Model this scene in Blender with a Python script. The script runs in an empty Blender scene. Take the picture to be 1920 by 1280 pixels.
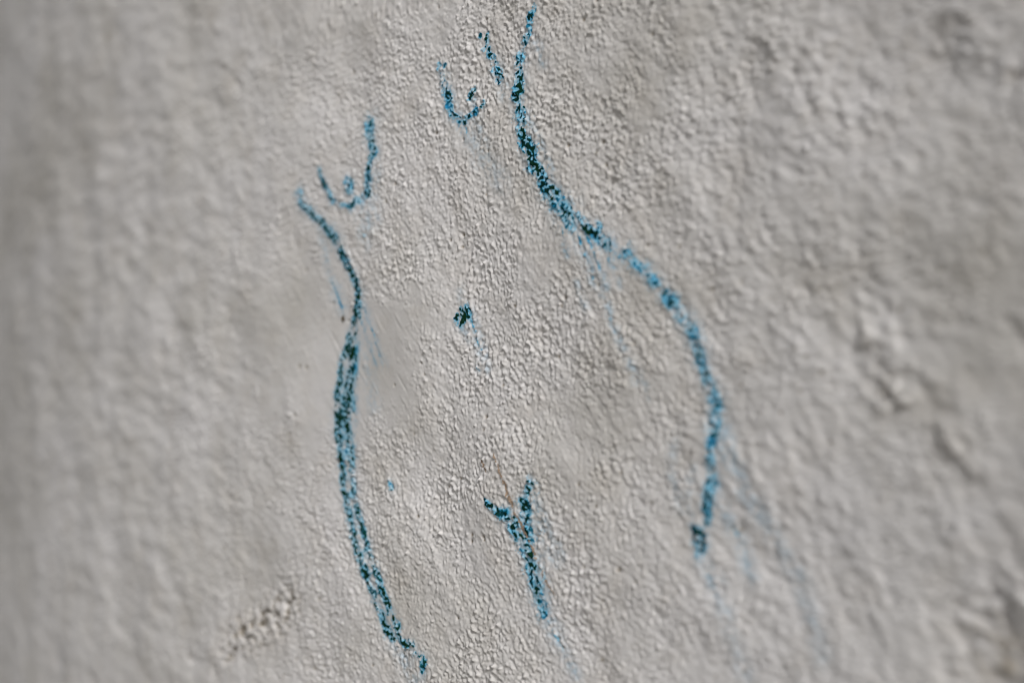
import bpy, math
import numpy as np
from mathutils import Vector, Matrix

# ------------------------------------------------------------------ camera, sky, sun, exposure
scene = bpy.context.scene
CAM_POS = Vector((0.50162, -0.48441, 1.43899))
YAW, PITCH, HFOV, FOCUS = math.radians(46.0), math.radians(5.0), math.radians(38.0), 0.715
fwd = Vector((-math.sin(YAW) * math.cos(PITCH), math.cos(YAW) * math.cos(PITCH), math.sin(PITCH)))
cam_data = bpy.data.cameras.new('camera')
cam = bpy.data.objects.new('camera', cam_data)
scene.collection.objects.link(cam)
cam.location = CAM_POS
cam.rotation_euler = fwd.to_track_quat('-Z', 'Y').to_euler()
cam_data.sensor_width = 36.0
cam_data.angle = HFOV
cam_data.clip_start, cam_data.clip_end = 0.01, 200.0
cam_data.dof.use_dof = True
cam_data.dof.focus_distance = FOCUS
cam_data.dof.aperture_fstop = 2.9
cam_data.dof.aperture_blades = 9
scene.camera = cam

SUN_DIR = Vector((0.74, -0.36, 0.56)).normalized()      # from the wall towards the light
SUN_EL, SUN_AZ = math.asin(SUN_DIR.z), math.atan2(SUN_DIR.x, SUN_DIR.y)
world = bpy.data.worlds.new('World')
scene.world = world
world.use_nodes = True
wn = world.node_tree
wn.nodes.clear()
sky = wn.nodes.new('ShaderNodeTexSky')
sky.sky_type = 'NISHITA'
sky.sun_disc = False
sky.sun_elevation, sky.sun_rotation = SUN_EL, SUN_AZ
sky.dust_density, sky.ozone_density, sky.air_density = 6.0, 0.5, 1.0
veil = wn.nodes.new('ShaderNodeHueSaturation')            # cloud veil: an almost colourless sky
veil.inputs['Saturation'].default_value = 0.25
bg = wn.nodes.new('ShaderNodeBackground')
bg.inputs['Strength'].default_value = 0.045
wout = wn.nodes.new('ShaderNodeOutputWorld')
wn.links.new(sky.outputs[0], veil.inputs['Color'])
wn.links.new(veil.outputs[0], bg.inputs['Color'])
wn.links.new(bg.outputs[0], wout.inputs[0])
sun_data = bpy.data.lights.new('sun', 'SUN')
sun_data.energy, sun_data.angle, sun_data.color = 1.5, math.radians(11), (1.0, 0.985, 0.972)
sun = bpy.data.objects.new('sun', sun_data)
scene.collection.objects.link(sun)
sun.location = (0, 0, 6)
sun.rotation_euler = SUN_DIR.to_track_quat('Z', 'Y').to_euler()
scene.cycles.use_denoising = True
scene.cycles.filter_width = 1.1
scene.view_settings.view_transform = 'Standard'
scene.view_settings.look = 'None'
scene.view_settings.gamma = 1.0
scene.view_settings.use_curve_mapping = False
scene.view_settings.exposure = 0.86

# ------------------------------------------------------------------ helpers
rng = np.random.default_rng(11)
MIDZ = 1.5                                   # height of the drawing's middle above the ground
N, STEP = 2048, 0.5                          # relief tile: 2048 cells of 0.5 mm, repeats after 1.024 m
fx = np.fft.fftfreq(N, STEP)[None, :]
fy = np.fft.fftfreq(N, STEP)[:, None]


def field(lam, bw=0.45, stretch=1.0, ang=0.0):
    """random relief of unit variance with bumps about lam mm apart, drawn out along ang"""
    c, s = math.cos(ang), math.sin(ang)
    fa, fb = (fx * c + fy * s) * stretch, -fx * s + fy * c
    f = np.sqrt(fa * fa + fb * fb) + 1e-9
    filt = np.exp(-(np.log(f * lam) / bw) ** 2 / 2)
    filt = (filt / f).astype(np.float32)
    g = np.fft.ifft2(np.fft.fft2(rng.standard_normal((N, N)).astype(np.float32)) * filt).real
    g -= g.mean()
    return (g / g.std()).astype(np.float32)


def tile(a, u, v):
    """bilinear look-up of a tile at wall coordinates u, v (mm)"""
    x, y = np.asarray(u) / STEP, np.asarray(v) / STEP
    x0, y0 = np.floor(x).astype(np.int64), np.floor(y).astype(np.int64)
    tx, ty = (x - x0).astype(np.float32), (y - y0).astype(np.float32)
    x1, y1 = (x0 + 1) % N, (y0 + 1) % N
    x0, y0 = x0 % N, y0 % N
    return (a[y0, x0] * (1 - tx) + a[y0, x1] * tx) * (1 - ty) + (a[y1, x0] * (1 - tx) + a[y1, x1] * tx) * ty


def sstep(a, b, x):
    t = np.clip((x - a) / (b - a), 0, 1)
    return t * t * (3 - 2 * t)


def along(pts, u, v):
    """distance to a polyline, signed side, and values carried by its points, for arrays u, v"""
    best = np.full(u.shape, 1e9, np.float32)
    side = np.zeros(u.shape, np.float32)
    vals = np.zeros(u.shape + (len(pts[0]) - 2,), np.float32)
    for p, q in zip(pts[:-1], pts[1:]):
        dx, dy = q[0] - p[0], q[1] - p[1]
        L2 = dx * dx + dy * dy + 1e-9
        t = np.clip(((u - p[0]) * dx + (v - p[1]) * dy) / L2, 0, 1)
        ex, ey = u - p[0] - t * dx, v - p[1] - t * dy
        d = np.sqrt(ex * ex + ey * ey)
        m = d < best
        best = np.where(m, d, best)
        side = np.where(m, np.sign(dx * ey - dy * ex), side)
        for k in range(vals.shape[-1]):
            vals[..., k] = np.where(m, p[2 + k] * (1 - t) + q[2 + k] * t, vals[..., k])
    return best, side, vals


# ------------------------------------------------------------------ relief of the plaster (mm)
GRAIN = math.radians(130)                    # the way the trowel and brush ran, down to the right
CROSS = math.radians(146)
g_fine = np.exp(0.52 * field(2.6, 0.58, 1.4, CROSS)) + 0.22 * field(6.0, 0.6, 1.4, CROSS) + 0.27 * field(1.7, 0.38, 1.2, CROSS)
g_fine -= g_fine.mean()
g_fine /= g_fine.std()
g_lump = field(9.0, 0.65, 1.4, CROSS)
g_warp = field(48, 0.5)
g_mid = field(7.5, 0.45, 1.5, GRAIN)
g_low = field(26, 0.5, 1.3, GRAIN)
g_big = field(90, 0.5)
g_iso = field(6.5, 0.75)
g_wide = field(17, 0.6, 2.2, math.radians(176))
g_line = field(3.2, 0.35, 9.0, GRAIN)
g_patch = field(60, 0.6)
hn = field(3.0, 0.42, 1.3, CROSS)            # tooth of the surface, catches the crayon

LEDGES = [([(191.9,-12.1),(194.1,-19.3),(198.5,-26.1),(206.9,-32.4),(215.5,-39.9),(222.8,-47.8),(226.9,-52.6)],1.1,-2.6,15),([(230.4,107.0),(234.3,94.2),(244.5,84.2),(250.3,73.4)],1.6,-1.6,14),([(133.1,-60.2),(143.4,-75.0),(148.3,-87.4)],1.0,-0.7,9),([(175.6,-84.5),(187.1,-98.1),(193.6,-113.4)],1.2,-0.6,11),([(212.7,-64.1),(220.9,-79.4),(229.1,-86.7)],1.4,-0.7,12),([(149.4,111.0),(157.1,103.9),(167.1,95.4),(173.1,83.6),(183.9,73.7),(191.0,70.0)],1.2,-1.4,12)]
GROOVES = [([(-345.6,224.4),(-330.5,211.7),(-316.9,196.7),(-311.4,185.3)],4.5,-0.5),([(-281.7,190.3),(-264.1,185.5),(-249.3,178.3),(-234.7,165.7)],2.2,-0.5),([(200.4,71.4),(209.2,57.8),(215.8,53.7)],3.0,-1.2),([(197.7,75.0),(201.4,63.7),(211.4,54.4)],2.5,0.8),([(172.7,83.7),(179.2,77.2),(184.7,73.1)],1.2,-0.8),([(168.3,93.0),(169.3,76.8),(172.8,66.7)],1.2,-0.4),([(88.2,90.1),(91.7,81.5),(99.1,78.9)],2.0,-0.5),([(-104.4,34.6),(-91.2,27.9),(-65.7,21.7)],1.0,-0.25),([(-117.1,37.7),(-108.9,32.7),(-97.7,29.5)],1.2,0.3),([(-170.4,-81.7),(-148.3,-96.9),(-124.8,-110.6)],1.0,0.35),([(-163.1,-80.1),(-141.2,-95.3),(-120.3,-107.1)],0.9,-0.35),([(-155.8,-78.6),(-134.3,-93.7),(-115.9,-104.2)],1.0,0.3),([(-70.1,42.4),(-65.8,29.8),(-61.6,20.0)],1.0,0.2),([(242.0,-0.1),(247.8,-8.1),(255.5,-16.1)],5,-1.2),([(214.9,18.0),(218.9,5.8),(227.4,-0.8)],5,-1.2)]
DENTS = [(-224.0,-151.3,4.0,-2.4),(-199.9,-144.7,3.6,-2.4),(-178.2,-133.3,2.6,-1.8),(-236.2,-162.2,5,-0.9),(-254.2,-176.9,4,-1.4),(48.8,6.5,2.0,1.3),(94.2,85.8,3.5,0.9),(91.2,84.4,2,-0.8),(246.1,-129.0,22,-6),(249.4,-115.1,14,-3),(198.9,-36.9,4,1.3),(253.9,76.6,5,-2),(162.2,101.8,4,-1.2),(176.0,102.2,3,-1.0),(160.4,-12.6,2.5,1.0),(220.3,95.1,10,-1.2)]
SCARS = [([(-236.3,-161.3),(-221.8,-152.0),(-207.1,-147.0),(-192.7,-141.9),(-176.8,-132.7)],11.0,-1.6)]
SMOOTH = [(-121.8,-9.3,75.5,39.6,0.35,1.0),(-174.9,11.0,65.6,47.7,0.2,0.9),(-150.7,32.8,34.0,23.5,0,0.8),(-86.3,-27.4,25.6,16.4,0,0.7),(-425.0,132.8,198.0,122.9,0,0.45),(228.5,-33.6,25.3,21.0,0,0.7)]
pits = [(rng.uniform(-520, 260), rng.uniform(-230, 230), rng.uniform(0.7, 1.3), -rng.uniform(0.4, 1.0)) for _ in range(330)]
grains = [(rng.uniform(-520, 260), rng.uniform(-230, 230), rng.uniform(0.7, 1.6), rng.uniform(0.2, 0.6)) for _ in range(220)]


def relief(u, v):
    """height of the plaster at grid lines u, v (mm); returns rows over v"""
    U, V = np.meshgrid(u, v)
    U, V = U.astype(np.float32), V.astype(np.float32)
    sm = np.zeros_like(U)
    for (cu, cv, ru, rv, rot, k) in SMOOTH:
        c, s = math.cos(rot), math.sin(rot)
        a, b = ((U - cu) * c + (V - cv) * s) / ru, (-(U - cu) * s + (V - cv) * c) / rv
        r = np.sqrt(a * a + b * b) + 0.16 * tile(g_low, U, V) + 0.05 * tile(g_mid, U, V)
        sm = np.maximum(sm, k * (1 - sstep(0.55, 1.25, r)))
    keep = sstep(-855, -730, U) * sstep(328, 268, U) * sstep(-338, -285, V) * sstep(378, 325, V)   # finely meshed part
    near = sstep(20, 150, U)                 # coarser, lumpier coat towards this end
    pt = tile(g_patch, U, V)
    amp = keep * (1 - 0.92 * sm) * (1 - 0.3 * sstep(-130, -330, U)) * np.clip(0.98 + 0.24 * pt + 0.14 * tile(g_low, U + 200, V), 0.4, 1.4) * (1 - 0.15 * near)
    wu = 0.8 * tile(g_warp, U, V)
    h = amp * (0.245 * tile(g_fine, U + wu, V + 0.8 * tile(g_warp, U + 400, V)) + 0.06 * tile(hn, U, V))
    h += keep * (0.10 + 0.05 * near) * (1 - 0.8 * sm) * tile(g_lump, U, V)
    h += keep * 0.12 * near * (1 - 0.75 * sm) * tile(g_mid, U, V)
    h += keep * (0.15 + 0.08 * near) * (1 - 0.6 * sm) * tile(g_low, U, V) + 0.55 * tile(g_big, U, V) * (0.3 + 0.7 * keep)
    h -= 0.5 * 0.00052 * np.clip(-U - 140, 0, 560) ** 2 + 0.29 * np.clip(-U - 700, 0, None)   # left end bent back from the sun, shaped so to darken it
    far = sstep(-110, -300, U)
    h += keep * 0.22 * far * tile(g_wide, U, V)
    ln = tile(g_line, U, V)
    h += keep * 0.12 * np.clip(np.abs(ln) - 1.2, 0, 2) * np.sign(ln) * (0.6 + 0.5 * sm)
    def box(pts, m):
        i0, i1 = np.searchsorted(u, [min(p[0] for p in pts) - m, max(p[0] for p in pts) + m])
        j0, j1 = np.searchsorted(v, [min(p[1] for p in pts) - m, max(p[1] for p in pts) + m])
        return np.s_[j0:j1, i0:i1]

    for pts, wid, amt, fall in LEDGES:       # a coat that ends in a step
        k = box(pts, 3 * fall)
        uu, vv = U[k], V[k]
        d, s, _ = along(pts, uu, vv)
        brk = np.clip(0.75 + 0.30 * tile(g_low, uu + 90, vv + 50) + 0.15 * tile(g_lump, uu, vv), 0, 1.3)
        dd = d * s + 1.1 * tile(g_lump, uu + 31, vv)
        h[k] -= amt * brk * np.exp(-(d / fall) ** 2) * sstep(-wid, wid, dd)
        h[k] += 0.30 * abs(amt) * brk * np.exp(-(d / (2.0 * wid)) ** 2) * (s < 0)
    for pts, wid, amt in GROOVES:
        k = box(pts, 4 * wid + 3)
        uu, vv = U[k], V[k]
        d, s, _ = along(pts, uu, vv)
        h[k] += amt * np.exp(-((d + 0.5 * tile(g_lump, uu + 31, vv)) / wid) ** 2) * np.clip(0.6 + 0.5 * tile(g_low, uu + 90, vv + 50) + 0.3 * tile(g_lump, uu, vv), 0, 1.5)
    for pts, wid, amt in SCARS:              # ragged gouge
        k = box(pts, 3 * wid)
        d, s, _ = along(pts, U[k], V[k])
        h[k] += amt * np.exp(-(d / wid) ** 2) * np.clip(1.2 * tile(g_iso, U[k] + 55, V[k]) + 0.2 * tile(g_fine, U[k], V[k]) + 0.1, -0.3, 1.6)
    for cu, cv, r, a in DENTS:
        k = box([(cu, cv)], 3.2 * r)
        uu, vv = U[k] + 0.18 * r * tile(g_lump, U[k], V[k]), V[k] + 0.18 * r * tile(g_lump, U[k] + 77, V[k])
        h[k] += a * np.exp(-((uu - cu) ** 2 + (vv - cv) ** 2) / (r * r))
    for cu, cv, r, a in pits + grains:
        i0, i1 = np.searchsorted(u, [cu - 3 * r, cu + 3 * r])
        j0, j1 = np.searchsorted(v, [cv - 3 * r, cv + 3 * r])
        if i1 > i0 and j1 > j0:
            uu, vv = U[j0:j1, i0:i1], V[j0:j1, i0:i1]
            h[j0:j1, i0:i1] += a * np.exp(-(((uu - cu) ** 2 + (vv - cv) ** 2) / (r * r)) ** 1.5)
    return h, 1 - keep


def lines(parts):
    out = []
    for a, b, s in parts:
        out.append(np.arange(a, b, s))
    return np.concatenate(out + [[parts[-1][1]]])


WU = lines([(-1800, -860, 26), (-860, -560, 2.2), (-560, -340, 1.3), (-340, -130, 0.85), (-130, 105, 0.51), (105, 330, 0.8), (330, 1500, 26)])
WV = lines([(-1500, -340, 26), (-340, -176, 1.4), (-176, 176, 0.545), (176, 380, 1.4), (380, 1300, 26)])
WH, WFAR = relief(WU, WV)


def wall_height(u, v):
    """bilinear height of the wall mesh itself, so that pigment lies on it"""
    i = np.clip(np.searchsorted(WU, u, 'right') - 1, 0, len(WU) - 2)
    j = np.clip(np.searchsorted(WV, v, 'right') - 1, 0, len(WV) - 2)
    tx, ty = (u - WU[i]) / (WU[i + 1] - WU[i]), (v - WV[j]) / (WV[j + 1] - WV[j])
    return (WH[j, i] * (1 - tx) + WH[j, i + 1] * tx) * (1 - ty) + (WH[j + 1, i] * (1 - tx) + WH[j + 1, i + 1] * tx) * ty


def link_mesh(name, co, quads, mat, parent=None, smooth=True, attrs=None):
    me = bpy.data.meshes.new(name)
    nq = len(quads)
    me.vertices.add(len(co))
    me.vertices.foreach_set('co', np.ascontiguousarray(co, np.float32).ravel())
    me.loops.add(nq * 4)
    me.loops.foreach_set('vertex_index', np.ascontiguousarray(quads, np.int32).ravel())
    me.polygons.add(nq)
    me.polygons.foreach_set('loop_start', np.arange(0, nq * 4, 4, dtype=np.int32))
    me.polygons.foreach_set('use_smooth', np.full(nq, smooth, bool))
    me.update(calc_edges=True)
    for k, a in (attrs or {}).items():
        at = me.attributes.new(k, 'FLOAT', 'POINT')
        at.data.foreach_set('value', np.ascontiguousarray(a, np.float32))
    me.materials.append(mat)
    ob = bpy.data.objects.new(name, me)
    scene.collection.objects.link(ob)
    if parent:
        ob.parent = parent
        ob.matrix_parent_inverse = parent.matrix_world.inverted()
    return ob


class Mat:
    def __init__(self, name, rough=0.85):
        self.m = bpy.data.materials.new(name)
        self.m.use_nodes = True
        self.t = self.m.node_tree
        self.p = self.t.nodes['Principled BSDF']
        self.p.inputs['Roughness'].default_value = rough
        self.p.inputs['Specular IOR Level'].default_value = 0.25

    def node(self, kind, **kw):
        n = self.t.nodes.new(kind)
        for k, v in kw.items():
            if k in n.inputs:
                n.inputs[k].default_value = v
            else:
                setattr(n, k, v)
        return n

    def link(self, a, b):
        self.t.links.new(a, b)

    def ramp(self, src, stops):
        r = self.node('ShaderNodeValToRGB')
        e = r.color_ramp.elements
        while len(e) < len(stops):
            e.new(0.5)
        for k, (pos, col) in enumerate(stops):
            e[k].position = pos
            e[k].color = tuple(col) + (1,)
        self.link(src, r.inputs[0])
        return r.outputs[0]

    def mix(self, fac, a, b, blend='MIX'):
        n = self.node('ShaderNodeMix', data_type='RGBA', blend_type=blend)
        for sock, val in ((n.inputs[0], fac), (n.inputs[6], a), (n.inputs[7], b)):
            if hasattr(val, 'is_linked') or hasattr(val, 'links'):
                self.link(val, sock)
            else:
                sock.default_value = val if isinstance(val, (int, float)) else tuple(val) + (1,)
        return n.outputs[2]


# ------------------------------------------------------------------ materials
def plaster_material():
    M = Mat('painted_plaster', 0.78)
    geo = M.node('ShaderNodeNewGeometry')
    pos = geo.outputs['Position']
    big = M.node('ShaderNodeTexNoise', Scale=9.0, Detail=4.0, Roughness=0.55)
    mid = M.node('ShaderNodeTexNoise', Scale=42.0, Detail=5.0, Roughness=0.6)
    fine = M.node('ShaderNodeTexNoise', Scale=900.0, Detail=3.0, Roughness=0.6)
    for n in (big, mid, fine):
        M.link(pos, n.inputs['Vector'])
    base = M.ramp(big.outputs['Fac'], [(0.33, (0.462, 0.449, 0.430)), (0.5, (0.535, 0.524, 0.517)), (0.66, (0.555, 0.545, 0.545))])
    tint = M.ramp(mid.outputs['Fac'], [(0.30, (0.90, 0.88, 0.85)), (0.52, (1, 1, 1)), (0.75, (1.0, 1.0, 1.01))])
    col = M.mix(0.8, base, tint, 'MULTIPLY')
    st = M.node('ShaderNodeAttribute', attribute_name='stain_and_shade')
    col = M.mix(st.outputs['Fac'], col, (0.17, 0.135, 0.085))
    bs = M.node('ShaderNodeAttribute', attribute_name='blue_wash')
    col = M.mix(bs.outputs['Fac'], col, (0.16, 0.36, 0.52))
    sp = M.ramp(fine.outputs['Fac'], [(0.28, (0.86, 0.85, 0.83)), (0.42, (1, 1, 1))])
    col = M.mix(0.6, col, sp, 'MULTIPLY')
    M.link(col, M.p.inputs['Base Color'])
    bump = M.node('ShaderNodeBump', Strength=0.25, Distance=0.00035)
    M.link(fine.outputs['Fac'], bump.inputs['Height'])
    grit = M.node('ShaderNodeTexNoise', Scale=230.0, Detail=3.0, Roughness=0.6)
    M.link(pos, grit.inputs['Vector'])
    fc = M.node('ShaderNodeAttribute', attribute_name='far_coat')
    bump2 = M.node('ShaderNodeBump', Distance=0.003)
    M.link(fc.outputs['Fac'], bump2.inputs['Strength'])
    M.link(grit.outputs['Fac'], bump2.inputs['Height'])
    M.link(bump.outputs[0], bump2.inputs['Normal'])
    M.link(bump2.outputs[0], M.p.inputs['Normal'])
    return M.m


def crayon_material():
    M = Mat('blue_crayon', 0.9)
    M.p.inputs['Specular IOR Level'].default_value = 0.08
    de = M.node('ShaderNodeAttribute', attribute_name='pigment_load')
    hu = M.node('ShaderNodeAttribute', attribute_name='green_cast')
    blue = M.ramp(de.outputs['Fac'], [(0.0, (0.36, 0.48, 0.56)), (0.22, (0.14, 0.40, 0.56)), (0.43, (0.010, 0.185, 0.38)), (0.58, (0.003, 0.085, 0.14)), (0.76, (0.001, 0.019, 0.016))])
    grn = M.ramp(de.outputs['Fac'], [(0.0, (0.34, 0.46, 0.52)), (0.22, (0.16, 0.36, 0.49)), (0.43, (0.012, 0.135, 0.20)), (0.58, (0.003, 0.062, 0.060)), (0.76, (0.003, 0.024, 0.009))])
    M.link(M.mix(hu.outputs['Fac'], blue, grn), M.p.inputs['Base Color'])
    return M.m


def plain(name, col, var, scale, rough=0.9):
    M = Mat(name, rough)
    geo = M.node('ShaderNodeNewGeometry')
    n = M.node('ShaderNodeTexNoise', Scale=scale, Detail=6.0, Roughness=0.65)
    M.link(geo.outputs['Position'], n.inputs['Vector'])
    c = M.ramp(n.outputs['Fac'], [(0.3, [x * (1 - var) for x in col]), (0.7, [x * (1 + var) for x in col])])
    M.link(c, M.p.inputs['Base Color'])
    b = M.node('ShaderNodeBump', Strength=0.4, Distance=0.004)
    M.link(n.outputs['Fac'], b.inputs['Height'])
    M.link(b.outputs[0], M.p.inputs['Normal'])
    return M.m


MAT_WALL, MAT_CRAYON = plaster_material(), crayon_material()
MAT_CRACK = plain('bare_brown_plaster', (0.33, 0.245, 0.18), 0.3, 420)
MAT_DIRT = plain('brown_dirt', (0.10, 0.075, 0.045), 0.3, 500)
MAT_GROUND = plain('worn_concrete', (0.30, 0.29, 0.27), 0.15, 6)

# ------------------------------------------------------------------ setting: ground, wall
gs = 60.0
ground = link_mesh('ground', [(-gs, -gs, 0), (gs, -gs, 0), (gs, gs, 0), (-gs, gs, 0)], [(0, 1, 2, 3)], MAT_GROUND, smooth=False)
ground['kind'] = 'structure'

nu, nv = len(WU), len(WV)
U2, V2 = np.meshgrid(WU, WV)
co = np.stack([U2, -WH, V2 + MIDZ * 1000], -1).reshape(-1, 3) / 1000.0
idx = np.arange(nu * nv).reshape(nv, nu)
quads = np.stack([idx[:-1, :-1], idx[:-1, 1:], idx[1:, 1:], idx[1:, :-1]], -1).reshape(-1, 4)
rim = np.concatenate([idx[0, :], idx[1:, -1], idx[-1, -2::-1], idx[-2:0:-1, 0]])
back = co[rim].copy()
back[:, 1] = 0.30
nb = len(rim)
bi = np.arange(nb) + len(co)
skirt = np.stack([rim, bi, np.roll(bi, -1), np.roll(rim, -1)], -1)
c4 = [bi[0], bi[nu - 1], bi[nu + nv - 2], bi[2 * nu + nv - 3]]
stain_and_shade = np.zeros(U2.shape, np.float32)  # stains, with shade of the lower right hollow painted in as well
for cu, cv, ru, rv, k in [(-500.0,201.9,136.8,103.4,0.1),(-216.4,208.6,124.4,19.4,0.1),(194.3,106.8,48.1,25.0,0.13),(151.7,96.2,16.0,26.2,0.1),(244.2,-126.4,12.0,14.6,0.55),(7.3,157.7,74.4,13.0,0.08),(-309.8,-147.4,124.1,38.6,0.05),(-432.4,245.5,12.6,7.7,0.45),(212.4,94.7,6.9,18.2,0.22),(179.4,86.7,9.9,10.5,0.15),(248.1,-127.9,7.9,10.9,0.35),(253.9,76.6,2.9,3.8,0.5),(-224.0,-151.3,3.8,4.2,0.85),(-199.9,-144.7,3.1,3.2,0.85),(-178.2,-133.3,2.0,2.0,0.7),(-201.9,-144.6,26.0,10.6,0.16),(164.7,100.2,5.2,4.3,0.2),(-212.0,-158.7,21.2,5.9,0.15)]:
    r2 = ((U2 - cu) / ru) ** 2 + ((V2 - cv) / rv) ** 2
    stain_and_shade = np.maximum(stain_and_shade, k * np.exp(-r2) * np.clip(0.75 + 0.35 * tile(g_mid, U2, V2), 0, 1.3))
for cu, cv, r, a in pits:
    i0, i1 = np.searchsorted(WU, [cu - 2 * r, cu + 2 * r])
    j0, j1 = np.searchsorted(WV, [cv - 2 * r, cv + 2 * r])
    s = stain_and_shade[j0:j1, i0:i1]
    np.maximum(s, 0.95 * np.exp(-((U2[j0:j1, i0:i1] - cu) ** 2 + (V2[j0:j1, i0:i1] - cv) ** 2) / (0.5 * r * r)), out=s)
for pts, wid, amt in SCARS:
    d, _, _ = along(pts, U2, V2)
    stain_and_shade = np.maximum(stain_and_shade, 0.9 * np.exp(-(d / wid) ** 2) * sstep(0.35, 0.95, tile(g_iso, U2 + 55, V2) * 1.1 + 0.25 * tile(g_fine, U2, V2)))
wash = np.zeros(U2.shape, np.float32)
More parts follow.
